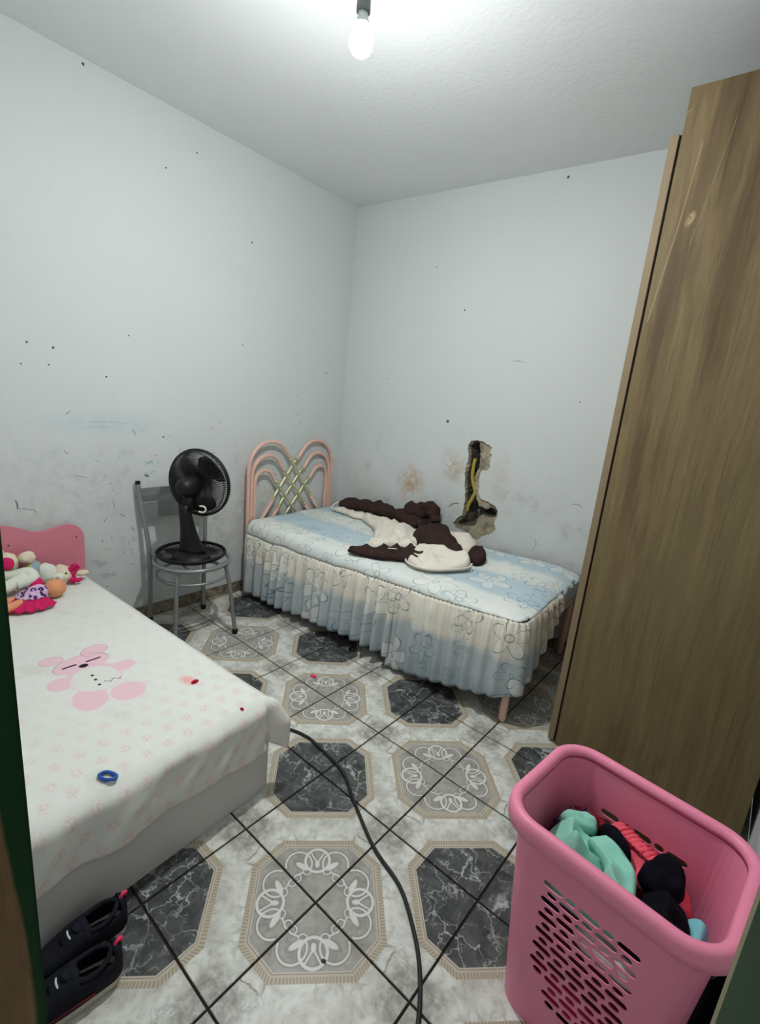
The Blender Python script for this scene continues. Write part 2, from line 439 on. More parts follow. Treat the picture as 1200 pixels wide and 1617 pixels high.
def quilt_mat(name, ruffle):
    g = Mat(name, .9, .1); U = g.coord('UV'); x, y, _ = g.xyz(U); n = g.noise(U, 5, 3); n3 = g.noise(U, 2.2, 2)
    if not ruffle:
        yy = y+(n-.5)*.10+(n3-.5)*.12
        s = g.sstep(abs(yy-.36), .15, .11).max(g.sstep(yy, .66, .71))
        c = g.mix(s*(n3*.5+.55), lin((216, 221, 217)), lin((174, 196, 207)))
    else:
        yy = y+(n-.5)*.16+(g.noise(U, 18, 3)-.5)*.06
        c = g.mix(g.sstep(yy, .13, .19), lin((220, 214, 200)), lin((172, 181, 183)))
        c = g.mix(g.sstep(yy, .30, .35)*.6, c, lin((144, 156, 162)))
    l1, i1, r1, r2 = flower_lines(g, U, 4.0, .115, .0030)
    l2, i2, r3, r4 = flower_lines(g, U, 6.2, .058, .0022, 3.7)
    c = g.mix(i1*.45*r2.step(.45, .05), c, lin((232, 231, 224)))
    c = g.mix(l1*(.85 if ruffle else .6)*r1.step(.25, .02), c, lin((92, 112, 122)))
    c = g.mix(l2*(.75 if ruffle else .7)*r3.step(.5, .02), c, lin((84, 122, 150)))
    g.col(c); g.bump(g.noise(U, 14, 4, .6)+g.noise(U, 500, 1)*.1, .25, .01); M[name] = g.mat
quilt_mat('quilt_top', False); quilt_mat('quilt_ruffle', True)
# fitted sheet with the sleeping bear print
def sheet_mat():
    g = Mat('bear_sheet', .9, .1); U = g.coord('UV'); x, y, _ = g.xyz(U)      # x along the bed, y across from the open side
    c = g.mix(g.noise(U, 4, 4), lin((216, 219, 211)), lin((226, 227, 221)))
    # rows of small faded prints
    fx = g.m('FRACT', x/.062); fy = g.m('FRACT', y/.062+g.m('FLOOR', x/.062)*.5)
    e = g.ell(fx, fy, .5, .5, .30, .24); nn = g.noise(U, 150, 2)
    side = g.sstep(x, 1.0, 1.5)
    c = g.mix(e.below(1, .3)*nn.step(.5, .06)*(side*.4+.22), c, lin((222, 178, 184)))
    c = g.mix(g.noise(U, 3, 5, .7).step(.62, .05)*.25, c, lin((176, 172, 150)))
    pk = lin((230, 194, 204)); pk2 = lin((224, 150, 166)); ink = lin((40, 30, 36))
    m = None
    for (a, b, ra, rb, an) in BEAR:
        k = g.ell(x, y, a, b, ra, rb, an).below(1, .06); m = k if m is None else m.max(k)
    belly = g.ell(x, y, .945, .347, .082, .072).below(1, .05)
    c = g.mix(m, c, pk); c = g.mix(belly, c, lin((220, 221, 214)))
    for (a, b, ra, rb, an) in BEAR[:3]:
        c = g.mix(abs(g.ell(x, y, a, b, ra, rb, an)-1).below(.025, .02)*.7*g.sstep(x, .86, .8), c, lin((176, 128, 150)))
    k = g.seg(x, y, .816, .399, .818, .361).below(.0045, .002).max(g.seg(x, y, .820, .324, .821, .282).below(.0045, .002))
    k = k.max(g.ell(x, y, .840, .343, .012, .015, .1).below(1, .1))
    for q in ((.921, .348), (.953, .351), (.99, .354)): k = k.max(g.ell(x, y, q[0], q[1], .006, .005).below(1, .2))
    wob = (y*230).sin()*.006
    k = k.max(g.seg(x+wob, y, .988, .334, .993, .289).below(.0024, .0018)*.8)
    c = g.mix(k, c, ink)
    red = g.ell(x, y, 1.189, .128, .016, .011, 1.2).below(1, .15).max(g.ell(x, y, 1.418, .104, .007, .006).below(1, .2))
    c = g.mix(g.ell(x, y, 1.165, .138, .03, .02).below(1, .5)*.6, c, lin((240, 130, 140))); c = g.mix(red, c, lin((150, 12, 40)))
    g.col(c); g.bump(g.noise(U, 9, 4)+g.noise(U, 400, 1)*.1, .15, .01); M['bear_sheet'] = g.mat
BEAR = [(.822, .342, .058, .088, 0), (.742, .410, .030, .036, .3), (.762, .275, .036, .046, -.2), (.905, .440, .040, .038, .5), (.925, .252, .034, .046, 0), (1.045, .405, .066, .050, .2), (1.085, .305, .052, .052, .3), (.93, .345, .1, .08, 0)]
sheet_mat()
g = Mat('bulb_glow', .3, .2); g.b.inputs['Emission Color'].default_value = (.98, 1, 1, 1)
nz = g.xyz(S(g, g.new('ShaderNodeNewGeometry').outputs['True Normal']))[2]      # the lit dome throws its light down and sideways
g.put(g.b.inputs['Emission Strength'], g.sstep(nz, .12, -.48)*(BULB-8)+8)
g.col((.9, .9, .9, 1)); M['bulb_glow'] = g.mat
plain('bulb_body', (215, 220, 220), .5)

# ------------------------------------------------------------------ floor
fl = struct(prism('floor', [(0, YF2), (XR, YF2), (XR, BW*XR), (0, 0)], -.10, -.005, 'grout'))
GAP = .0032
def room_clip(poly, dx=0):
    poly = clip_poly(poly, -1, 0, -.001); poly = clip_poly(poly, 1, 0, XR-.001) if poly else poly
    poly = clip_poly(poly, 0, -1, -YF2) if poly else poly
    return clip_poly(poly, -BW, 1, -.001) if poly else poly
full_tile = {}
for i in range(-7, 4):
    for j in range(-4, 8):
        x0, y0 = TX+i*TS, TY+j*TS
        poly = room_clip([(x0+GAP, y0+GAP), (x0+TS-GAP, y0+GAP), (x0+TS-GAP, y0+TS-GAP), (x0+GAP, y0+TS-GAP)])
        if len(poly) < 3: continue
        ar = .5*abs(sum(poly[k][0]*poly[(k+1) % len(poly)][1]-poly[(k+1) % len(poly)][0]*poly[k][1] for k in range(len(poly))))
        if ar < .0004: continue
        ci, cj = (i if i % 2 == 0 else i+1), (j if j % 2 == 0 else j+1)        # the rosette corner of this tile
        dx, dy = (1 if ci == i else -1), (1 if cj == j else -1)
        rot = {(1, 1): 0, (-1, 1): 1, (-1, -1): 2, (1, -1): 3}[(dx, dy)]*PI/2
        ox, oy = TX+ci*TS, TY+cj*TS; c_, s_ = math.cos(rot), math.sin(rot)
        loc = [((px-ox)*c_+(py-oy)*s_, -(px-ox)*s_+(py-oy)*c_) for px, py in poly]
        whole = abs(ar-(TS-2*GAP)**2) < 1e-6
        if whole and 'm' in full_tile:
            o = bpy.data.objects.new('tile', full_tile['m']); C.objects.link(o); o.parent = fl
        else:
            o = prism('tile', loc, -.008, 0, 'floor_tile', fl, .0012)
            if whole: full_tile['m'] = o.data
        o.location = (ox, oy, random.uniform(-.0006, 0)); o.rotation_euler = (0, 0, rot)

# ------------------------------------------------------------------ walls and ceiling
T = .12
wl = struct(mesh('wall_left', [(0, YF2, 0), (0, 0, 0), (-T, 0, 0), (-T, YF2, 0), (0, YF2, ceil_z(0, YF2)), (0, 0, ceil_z(0, 0)), (-T, 0, ceil_z(0, 0)), (-T, YF2, ceil_z(0, YF2))],
    [(0, 1, 2, 3), (4, 7, 6, 5), (0, 4, 5, 1), (1, 5, 6, 2), (2, 6, 7, 3), (3, 7, 4, 0)], 'paint_left'))
wr_ = struct(box('wall_right', (XR, YF2, 0), (XR+T, BW*XR, 2.66), 'paint_left', None, 0))
# back wall with the chased-out opening, built in (x, z) and laid along y = BW*x
HX0, HX1, HZ0, HZ1 = 1.00, 1.42, .46, 1.22
def bw(x, z, d=0): return (x-BW*d, BW*x+d, z)
zc = lambda x: ceil_z(x, BW*x)
xs = [-.0, HX0, HX1, XR]; v = []; f = []
for d in (0, T):
    for x in xs:
        for z in (0, HZ0, HZ1, zc(x)): v.append(bw(x, z, d))
def vi(d, i, k): return d*16+i*4+k
for i in range(3):
    for k in range(3):
        if not (i == 1 and k == 1): f.append((vi(0, i, k), vi(0, i+1, k), vi(0, i+1, k+1), vi(0, i, k+1)))
        f.append((vi(1, i, k), vi(1, i, k+1), vi(1, i+1, k+1), vi(1, i+1, k)))
for i in range(3):
    f.append((vi(0, i, 0), vi(1, i, 0), vi(1, i+1, 0), vi(0, i+1, 0))); f.append((vi(0, i, 3), vi(0, i+1, 3), vi(1, i+1, 3), vi(1, i, 3)))
for k in range(3):
    f.append((vi(0, 0, k), vi(0, 0, k+1), vi(1, 0, k+1), vi(1, 0, k))); f.append((vi(0, 3, k), vi(1, 3, k), vi(1, 3, k+1), vi(0, 3, k+1)))
wb = struct(mesh('wall_back', v, f, 'paint_back'))
# the rough hole: outline of broken plaster and of the deep channel (x, z)
SH = [(1.085, 1.12), (1.10, 1.155), (1.145, 1.165), (1.19, 1.16), (1.225, 1.145), (1.245, 1.135), (1.24, 1.105), (1.252, 1.085), (1.245, 1.05), (1.252, 1.01), (1.235, .985), (1.205, .985), (1.19, .96), (1.195, .90), (1.20, .84), (1.225, .80), (1.27, .795), (1.33, .775), (1.352, .74), (1.345, .70), (1.335, .665), (1.352, .63), (1.32, .59), (1.27, .565), (1.235, .525), (1.19, .545), (1.13, .565), (1.075, .575), (1.055, .60), (1.075, .64), (1.11, .665), (1.115, .72), (1.115, .78), (1.105, .84), (1.095, .89), (1.09, .95), (1.095, 1.0), (1.10, 1.04), (1.095, 1.08)]
DP = [(1.09, 1.12), (1.12, 1.155), (1.155, 1.155), (1.17, 1.10), (1.175, 1.02), (1.17, .985), (1.155, .95), (1.16, .88), (1.185, .80), (1.215, .755), (1.26, .74), (1.30, .765), (1.338, .75), (1.34, .705), (1.29, .69), (1.24, .70), (1.22, .66), (1.20, .61), (1.15, .60), (1.10, .585), (1.07, .60), (1.10, .64), (1.125, .68), (1.12, .76), (1.105, .86), (1.10, .95), (1.105, 1.03), (1.10, 1.08)]
def sdist(poly, x, y):
    d = 9; ins = False; n = len(poly)
    for i in range(n):
        ax, ay = poly[i]; bx, by = poly[(i+1) % n]
        t = max(0, min(1, ((x-ax)*(bx-ax)+(y-ay)*(by-ay))/((bx-ax)**2+(by-ay)**2+1e-12)))
        d = min(d, math.hypot(x-ax-t*(bx-ax), y-ay-t*(by-ay)))
        if (ay > y) != (by > y) and x < (bx-ax)*(y-ay)/(by-ay)+ax: ins = not ins
    return d if ins else -d
NX, NZ = 84, 152; v = []; f = []; dep = []
for b in range(NZ+1):
    for a in range(NX+1):
        x = HX0+(HX1-HX0)*a/NX; z = HZ0+(HZ1-HZ0)*b/NZ
        jx = .006*noise.noise(Vector((x*60, z*60, 1))); jz = .006*noise.noise(Vector((x*60, z*60, 9)))
        s = sdist(SH, x+jx, z+jz); q = sdist(DP, x+jx, z+jz)
        d = 0
        if s > 0: d = min(.014, s*2.0+.005)+.004*noise.noise(Vector((x*45, z*45, 3)))
        if s > 0 and q > 0: d += min(.105, q*6)
        if q > 0 and z < .68: d *= .6+.7*noise.noise(Vector((x*20, z*20, 5)))
        d = max(0, d)
        if a in (0, NX) or b in (0, NZ): d = 0
        v.append(bw(x, z, d)); dep.append(d)
for b in range(NZ):
    for a in range(NX):
        i = b*(NX+1)+a; f.append((i, i+1, i+NX+2, i+NX+1))
o = mesh('broken_plaster', v, f, 'broken_plaster', wb); o['label'] = 'chased-out crumbling hole with bare mortar'
at_ = o.data.attributes.new('depth', 'FLOAT', 'POINT'); at_.data.foreach_set('value', dep)
cond = thing('electrical_conduit', 'yellow corrugated conduit bared in the broken wall above the floral bed', 'conduit')
for nm, pth, r, mt in (('yellow_hose', [(1.135, 1.045), (1.128, 1.0), (1.13, .93), (1.15, .87), (1.165, .835), (1.15, .79), (1.13, .74), (1.125, .70)], .0115, 'conduit_yellow'),
                       ('black_hose', [(1.165, 1.10), (1.15, 1.05), (1.14, 1.02), (1.155, .95), (1.15, .88), (1.17, .80), (1.165, .71)], .008, 'conduit_black')):
    pts = catmull([bw(x, z, +.034 if 'yellow' in nm else .055) for x, z in pth], 12)
    rr = [r*(1+.16*(k % 2)) for k in range(len(pts))]
    tube(nm, pts, rr, mt, cond, 10)
# front wall with the doorway
ztop = 2.66
v = []; f = []
def add_box(v, f, lo, hi):
    b = len(v)
    for x in (lo[0], hi[0]):
        for y in (lo[1], hi[1]):
            for z in (lo[2], hi[2]): v.append((x, y, z))
    for q in ((0, 1, 3, 2), (4, 6, 7, 5), (0, 4, 5, 1), (2, 3, 7, 6), (0, 2, 6, 4), (1, 5, 7, 3)): f.append(tuple(b+k for k in q))
add_box(v, f, (0, YF2, 0), (DL-.04, YF, ztop)); add_box(v, f, (DR+.04, YF2, 0), (XR, YF, ztop)); add_box(v, f, (DL-.04, YF2, 2.14), (DR+.04, YF, ztop))
struct(mesh('wall_front', v, f, 'paint_left'))
v = []; f = []
dr = bpy.data.objects.new('door_1', None); C.objects.link(dr); struct(dr); dr.location = (DL, YF, 0)
def dbox(nm, lo, hi, mt, bev=.004):
    return box(nm, [lo[i]-(DL, YF, 0)[i] for i in range(3)], [hi[i]-(DL, YF, 0)[i] for i in range(3)], mt, dr, bev)
dbox('jamb', (DL-.038, YF2-.004, 0), (DL, YF+.004, 2.10), 'green_paint'); dbox('jamb', (DR, YF2-.004, 0), (DR+.038, YF-.006, 2.10), 'green_paint')
dbox('bare_edge', (DR+.001, YF-.006, 0), (DR+.038, YF+.006, 2.10), 'bare_wood_edge', .003)
dbox('head_jamb', (DL-.038, YF2-.004, 2.10), (DR+.038, YF+.004, 2.14), 'green_paint')
# ceiling
E_ = .15; v = []
for z in (0, .1):
    for x, y in ((-E_, YF2), (XR+E_, YF2), (XR+E_, .4), (-E_, .4)): v.append((x, y, ceil_z(x, y)+z))
struct(mesh('ceiling', v, [(0, 3, 2, 1)[::-1][::-1], (4, 5, 6, 7), (0, 1, 5, 4), (1, 2, 6, 5), (2, 3, 7, 6), (3, 0, 4, 7)], 'ceiling_paint'))
# skirting of cut floor tiles
sb = struct(box('baseboard_left', (.0, YF, 0), (.004, -.002, .07), 'grout', None, 0)); 
y = -.006
while y > YF+.05:
    y2 = max(y-.328, YF+.002); box('skirting_tile', (.002, y2, .001), (.011, y-.004, .074), 'skirting_tile', sb, .0015); y = y2
sb = struct(mesh('baseboard_back', [bw(0, 0), bw(XR, 0), bw(XR, .07), bw(0, .07), bw(0, 0, -.004), bw(XR, 0, -.004), bw(XR, .07, -.004), bw(0, .07, -.004)], [(0, 3, 2, 1), (4, 5, 6, 7), (3, 7, 6, 2), (0, 1, 5, 4), (1, 2, 6, 5), (0, 4, 7, 3)], 'grout'))
x = .014
while x < XR-.05:
    x2 = min(x+.328, XR-.002); a, b = x+.002, x2-.002
    v = [bw(a, .001, -.011), bw(b, .001, -.011), bw(b, .074, -.011), bw(a, .074, -.011), bw(a, .001, -.002), bw(b, .001, -.002), bw(b, .074, -.002), bw(a, .074, -.002)]
    mesh('skirting_tile', v, [(0, 1, 2, 3), (4, 7, 6, 5), (3, 2, 6, 7), (0, 4, 5, 1), (1, 5, 6, 2), (0, 3, 7, 4)], 'skirting_tile', sb); x = x2
#MARKS
# ------------------------------------------------------------------ bare bulb on its cord
LX, LY, LZ = 1.44, -1.505, 2.385
pl = thing('pendant_light', 'bare glowing bulb hanging on a short cord from the ceiling', 'lamp', (LX, LY, ceil_z(LX, LY)))
dz = LZ-ceil_z(LX, LY)
lathe('ceiling_rose', [(0, -.014), (.03, -.012), (.036, -.002), (.036, 0)], 'bulb_body', pl, 24)
tube('cord', [(0, 0, -.01), (.003, 0, dz*.3), (0, .002, dz+.105)], .003, 'cable_black', pl, 8)
k_ = .80
def bp(prof): return [(r*k_, dz+.008+z*k_) for r, z in prof]
lathe('socket', bp([(0, .125), (.015, .123), (.0235, .110), (.025, .070), (.025, .060), (0, .060)]), 'socket_grey', pl, 24)
lathe('bulb_base', bp([(.0, .064), (.0165, .064), (.019, .045), (.027, .026), (.034, .010), (.0, .010)]), 'bulb_body', pl, 28)
lathe('bulb_globe', bp([(.034, .010), (.0405, -.008), (.043, -.025), (.041, -.042), (.034, -.057), (.021, -.068), (.008, -.072), (0, -.0725)]), 'bulb_glow', pl, 28)

# ------------------------------------------------------------------ bed with the tube headboard (frame axes follow the back wall)
BX, BY, BR = .058, -.872, math.radians(2.75)
bed = thing('tube_bed', 'single bed of pink tubes with brass lattice headboard, against both walls', 'bed', (BX, BY, 0), BR)
BL, BWD = 1.868, .828                        # length to the foot legs, width
def hb(y, z): return (0.0, y, z)
YC = BWD/2-.03
arches = [(.000, .86, .178, 1.020, .350, .897, .553, .630, .90), (.026, .80, .160, .930, .290, .828, .502, .568, .70), (.050, .72, .128, .832, .226, .748, .440, .494, .50)]
HW = .770
for side in (0, 1):
    fy = (lambda y: y) if side == 0 else (lambda y: HW-y)
    for (y0, zs, ya, za, y1, z1, y2, z2, _) in arches:
        r = .0125
        # post, arch and slope down to the brass sleeve
        up = [hb(fy(y0), .02 if y0 == 0 else .30), hb(fy(y0), .55)]
        dy_, dz_ = (y2-y1), (z2-z1); l_ = math.hypot(dy_, dz_)
        def bez(p0, p1, p2, p3, n_=10): return [((1-t)**3*p0[0]+3*(1-t)**2*t*p1[0]+3*(1-t)*t*t*p2[0]+t**3*p3[0], (1-t)**3*p0[1]+3*(1-t)**2*t*p1[1]+3*(1-t)*t*t*p2[1]+t**3*p3[1]) for t in [q_/n_ for q_ in range(n_)]]
        w_ = ya-y0; cur = bez((y0, za-1.05*w_), (y0, za-.45*w_), (y0+.42*w_, za), (ya, za))
        d2 = math.hypot(y1-ya, z1-za); cur += bez((ya, za), (ya+.42*d2, za), (y1-dy_/l_*.42*d2, z1-dz_/l_*.42*d2), (y1, z1))+[(y1, z1)]
        arc = [Vector(hb(fy(a_), b_)) for a_, b_ in cur]
        tb = tube('headboard_tube', up[:2]+arc, r, 'pink_tube', bed, 10)
        xo = .004 if side == 0 else -.012
        a, b = Vector(hb(fy(y1), z1)), Vector(hb(fy(y2), z2)); off = Vector((xo, 0, 0)); dd = (b-a).normalized()
        sl = tube('brass_sleeve', [a+off*.3, a+off+dd*.03, (a+b)/2+off*1.0, b+off-dd*.03, b+off*.6], .0085, 'brass', tb, 10)
        for q in (a-dd*.004, b-dd*.004):
            tube('collar', [q-dd*.002+off*.4, q+dd*.012+off*.4], .0145, 'brass', tb, 10)
        e = b+dd*((b.z-.33)/abs(dd.z)) if abs(dd.z) > .1 else b
        tube('lower_tube', [b+off*.5, e], r, 'pink_tube', bed, 10)
def bt(nm, a, b, r=.0165): return tube(nm, catmull([a, ((a[0]+b[0])/2, (a[1]+b[1])/2, (a[2]+b[2])/2), b], 2), r, 'pink_tube', bed, 12)
bt('rail', (0, 0, .33), (BL, -.005, .33)); bt('rail', (0, HW, .33), (BL, BWD, .33)); bt('rail', (BL, -.005, .345), (BL, BWD, .345)); bt('rail', (0, 0, .31), (0, HW, .31))
for k in range(9): box('slat', (.1+k*.2, .0, .335), (.16+k*.2, .81, .350), 'bare_wood_edge', bed, .002)
for q in (-.005, BWD):
    lathe('leg', [(0, .002), (.010, .002), (.0175, .012), (.0175, .36), (0, .36)], 'pink_tube', bed, 14, (BL, q, 0))
mt = box('mattress', (.03, .0, .355), (1.868, .815, .500), 'navy_ticking', None, .035, 4)
mt.location = (BX, BY, 0); mt.rotation_euler = (0, 0, BR)
tag(mt, 'navy mattress showing at the foot corner under the floral bedspread', 'mattress')

# ------------------------------------------------------------------ floral bedspread with gathered ruffle
qt = thing('bedspread', 'pale blue floral bedspread with gathered ruffle draped over the bed', 'bedspread', (BX, BY, 0), BR)
def pl1(t, pts):
    for (a, b), (c, d) in zip(pts, pts[1:]):
        if t <= c: return b+(d-b)*max(0, (t-a)/(c-a))
    return pts[-1][1]
def zseam(x): return (.010*noise.noise(Vector((x*5.5, .3, 0)))+.005*noise.noise(Vector((x*15, .3, 0))) if x < 1.8 else 0)+pl1(x, [(0, .425), (.5, .43), (.93, .445), (1.41, .465), (1.75, .492), (1.9, .500)])
def crease(x, y, k): return noise.noise(Vector((x*k, y*k, 2.2)))
NXq, NVq = 150, 60; v = []; f = []; uv = []
FX = 1.899
for a in range(NXq+1):
    x = .02+(FX-.02)*a/NXq
    for b in range(NVq+1):
        t = b/NVq
        zt = .514+.006*crease(x, t*.8, 5)+.003*crease(x, t, 17)+.022*max(0, (1-t/.85))*max(0, min(1, (x-.9)/.8))
        if t < .84:
            y = .822-(.822-.045)*t/.84; z = zt; uvy = .86-y
            if t < .03: z -= .012*(1-t/.03)
        else:
            q = (t-.84)/.16; an = q*PI/2; y = .045-.066*math.sin(an); z = zseam(x)+(zt-zseam(x))*math.cos(an)**.8 if q < 1 else zseam(x)
            uvy = .815+.12*q
        fe = max(0, (x-1.78)/(FX-1.78))**2; z = z*(1-fe)+(.4995+.012*max(0, y))*fe if t < .84 else z
        cx_, cy_ = x-1.845, y-.029
        if cx_ > 0 and cy_ < 0:
            l_ = math.hypot(cx_, cy_)
            if l_ > .052: x, y = 1.845+cx_*.052/l_, .029+cy_*.052/l_; z = min(z, .503)
        v.append((x+.004*crease(y, x, 9), y, z)); uv.append((x, .935-uvy))
for a in range(NXq):
    for b in range(NVq):
        i = a*(NVq+1)+b; f.append((i, i+1, i+NVq+2, i+NVq+1))
o = mesh('top_panel', v, f, 'quilt_top', qt, True, uv)
sm = o.modifiers.new('thick', 'SOLIDIFY'); sm.thickness = .004; sm.offset = -1
def ruffle(s0, s1, hem, seed, amp, fine):
    """strip along the seam path: s runs along the front then round the corner and over the foot"""
    LF = 1.845; RC = .05
    def edge(s):
        if s < LF: return Vector((s, -.021, zseam(s))), Vector((0, -1, 0))
        arc = RC*PI/2; k = s-LF
        if k < arc:
            a = k/RC; return Vector((LF+RC*math.sin(a), -.021+RC*(1-math.cos(a)), zseam(LF))), Vector((math.sin(a), -math.cos(a), 0))
        y = -.021+RC+(k-arc); return Vector((LF+RC, y, zseam(LF)+.006*(y/.5))), Vector((1, 0, 0))
    n = int((s1-s0)/.006); m = 26; v = []; f = []; uv = []
    for a in range(n+1):
        s = s0+(s1-s0)*a/n; E, O = edge(s); hz = hem(s)
        ph = s*2*PI/.075+2.2*noise.noise(Vector((s*5, seed, 0)))
        ph2 = s*2*PI/.023+3*noise.noise(Vector((s*9, seed, 4)))
        big = noise.noise(Vector((s*3.2, seed, 8)))
        for b in range(m+1):
            t = b/m; z = E.z+(hz-E.z)*t
            pleat = amp*(1+.9*noise.noise(Vector((s*4, seed, 12))))*math.sin(ph)*min(1, t*1.6)**.8+fine*math.sin(ph2)*math.exp(-t*4)+.018*big*t
            out = .003+.014*math.sin(min(1, t*5)*PI/2)+.020*t+pleat
            p = E+O*out; v.append((p.x, p.y, z+.004*math.sin(ph+1)*t)); uv.append((s*1.25+pleat*.5, (E.z-z)*1.02))
    for a in range(n):
        for b in range(m):
            i = a*(m+1)+b; f.append((i, i+m+1, i+m+2, i+1))
    o = mesh('ruffle', v, f, 'quilt_ruffle', qt, True, uv)
    sm = o.modifiers.new('thick', 'SOLIDIFY'); sm.thickness = .003; sm.offset = 0
ruffle(.03, 1.245, lambda s: pl1(s, [(0, .045), (.4, .055), (.77, .075), (.94, .085), (1.26, .082)]), 1.3, .019, .0065)
ruffle(1.235, 2.36, lambda s: pl1(s, [(1.2, .022), (1.4, .045), (1.6, .08), (1.8, .125), (1.92, .17), (2.0, .215), (2.12, .30), (2.26, .38), (2.36, .44)]), 6.1, .010, .006)
# loose turn-over at the far foot corner
v = []; f = []; uv = []
for a in range(21):
    y = .44+(.80-.44)*a/20
    for b in range(13):
        t = b/12; x = 1.86+.05*math.sin(min(1, t*2)*PI/2)+.006*math.sin(y*60+t*3); z = .515-.14*t*t*(1-.55*(a/20))+.012*math.sin(y*35)*t
        v.append((x, y, z)); uv.append((2.2+t*.2, .86+y*.3))
for a in range(20):
    for b in range(12):
        i = a*13+b; f.append((i, i+1, i+14, i+13))
o = mesh('foot_fold', v, f, 'quilt_top', qt, True, uv); sm = o.modifiers.new('thick', 'SOLIDIFY'); sm.thickness = .004

# ------------------------------------------------------------------ hooded jacket heaped on the bed
jk = thing('jacket', 'dark brown jacket with cream lining crumpled on the floral bedspread', 'jacket', (0, 0, 0))
def zbed(x, y):
    c, s = math.cos(BR), math.sin(BR); lx, ly = (x-BX)*c+(y-BY)*s, -(x-BX)*s+(y-BY)*c
    t = (.822-ly)/(.777)*.84
    return .525+.022*max(0, 1-t/.85)*max(0, min(1, (lx-.9)/.8))
sw = lambda nm, pts, w, h, mt, seed=0, n=20, up=(0, 0, 1): tube(nm, catmull(pts, 10), w, mt, jk, n, False, h, up, .024, seed)
JL = lambda nm, ol, H, mt, seed, folds, p=5., wr=.006, dz=0: lump(nm, ol, (lambda x, y: zbed(x, y)+dz), H, mt, jk, seed, 18, wr, 14, p, 3, folds)
# sleeve along the wall
sw('sleeve', [(.19, -.15, .560), (.28, -.10, .578), (.40, -.065, .585), (.52, -.06, .590), (.62, -.06, .585), (.72, -.065, .578), (.84, -.07, .572), (.92, -.09, .57)], [.040, .060, .055, .060, .045, .060, .05, .04], [.030, .040, .046, .052, .042, .045, .036, .03], 'brown_cloth', 1)
JL('sleeve_lining', [(.165, -.19), (.20, -.14), (.30, -.13), (.44, -.12), (.56, -.12), (.50, -.19), (.42, -.24), (.32, -.22), (.22, -.22)], .030, 'cream_cloth', 2, ((.3, 70, .006),))
tube('cuff_edge', catmull([(.180, -.145, .580), (.158, -.19, .556), (.18, -.222, .538), (.22, -.215, .540), (.225, -.165, .570)], 6, True), .005, 'cream_cloth', jk, 8, True)
sw('hood', [(.69, -.045, .590), (.74, -.030, .632), (.82, -.025, .650), (.90, -.028, .672), (.955, -.04, .650), (.975, -.06, .60)], [.02, .050, .052, .052, .045, .02], [.030, .036, .040, .050, .040, .02], 'brown_cloth', 3, up=(0, -1, .6))
# cream inside of the garment
JL('lining_panel', [(.42, -.10), (.56, -.10), (.70, -.10), (.84, -.11), (.98, -.17), (1.08, -.30), (1.07, -.40), (1.02, -.50), (.99, -.62), (.94, -.68), (.90, -.60), (.80, -.46), (.68, -.33), (.54, -.26), (.44, -.19)], .050, 'cream_cloth', 4, ((.6, 62, .012), (1.9, 95, .006)))
JL('lining_edge', [(.90, -.58), (.95, -.68), (1.00, -.68), (1.06, -.58), (1.16, -.50), (1.10, -.42), (1.0, -.46)], .062, 'cream_cloth', 14, ((.9, 80, .010),))
# front brown sleeve
JL('sleeve', [(.900, -.800), (.935, -.815), (1.00, -.80), (1.08, -.765), (1.16, -.70), (1.235, -.63), (1.26, -.55), (1.20, -.47), (1.13, -.46), (1.09, -.54), (1.06, -.61), (1.04, -.60), (1.01, -.68), (.97, -.74), (.93, -.775)], .046, 'brown_cloth', 5, ((.5, 75, .012), (2.2, 110, .006)), dz=.004)
# raised brown fold that runs to the front right
JL('back_panel', [(.93, -.21), (.94, -.11), (1.01, -.055), (1.10, -.07), (1.19, -.16), (1.29, -.25), (1.39, -.345), (1.46, -.435), (1.40, -.445), (1.28, -.425), (1.17, -.405), (1.07, -.375), (.98, -.31)], (lambda x, y: .105-.055*max(0, min(1, (x-1.1)/.36))), 'brown_cloth', 6, ((-.8, 48, .012), (1.2, 80, .005)), 4., .008)
JL('lining_panel', [(1.195, -.625), (1.225, -.675), (1.31, -.695), (1.40, -.645), (1.485, -.51), (1.482, -.445), (1.43, -.39), (1.28, -.40), (1.16, -.41), (1.13, -.45), (1.17, -.55)], (lambda x, y: .036+.035*max(0, min(1, (y+.62)/.2))), 'cream_cloth', 7, ((.45, 46, .014), (2.0, 90, .004)), 8.)
tube('hem_edge', catmull([(1.15, -.46, .575), (1.185, -.60, .545), (1.22, -.683, .541), (1.31, -.704, .540), (1.41, -.650, .542), (1.494, -.51, .547), (1.490, -.45, .556)], 7), .0045, 'cream_cloth', jk, 8)
JL('lining_panel', [(1.06, -.05), (1.14, -.03), (1.25, -.05), (1.34, -.12), (1.385, -.27), (1.30, -.29), (1.16, -.16)], .062, 'cream_cloth', 8, ((-.9, 60, .008),))
JL('sleeve_end', [(1.35, -.14), (1.40, -.16), (1.43, -.22), (1.47, -.25), (1.50, -.335), (1.47, -.39), (1.38, -.31)], .050, 'brown_cloth', 9, ((.4, 90, .012),))
tube('label_tag', [(1.115, -.715, .588), (1.155, -.685, .590)], .005, 'white_tag', jk, 6, False, .002)

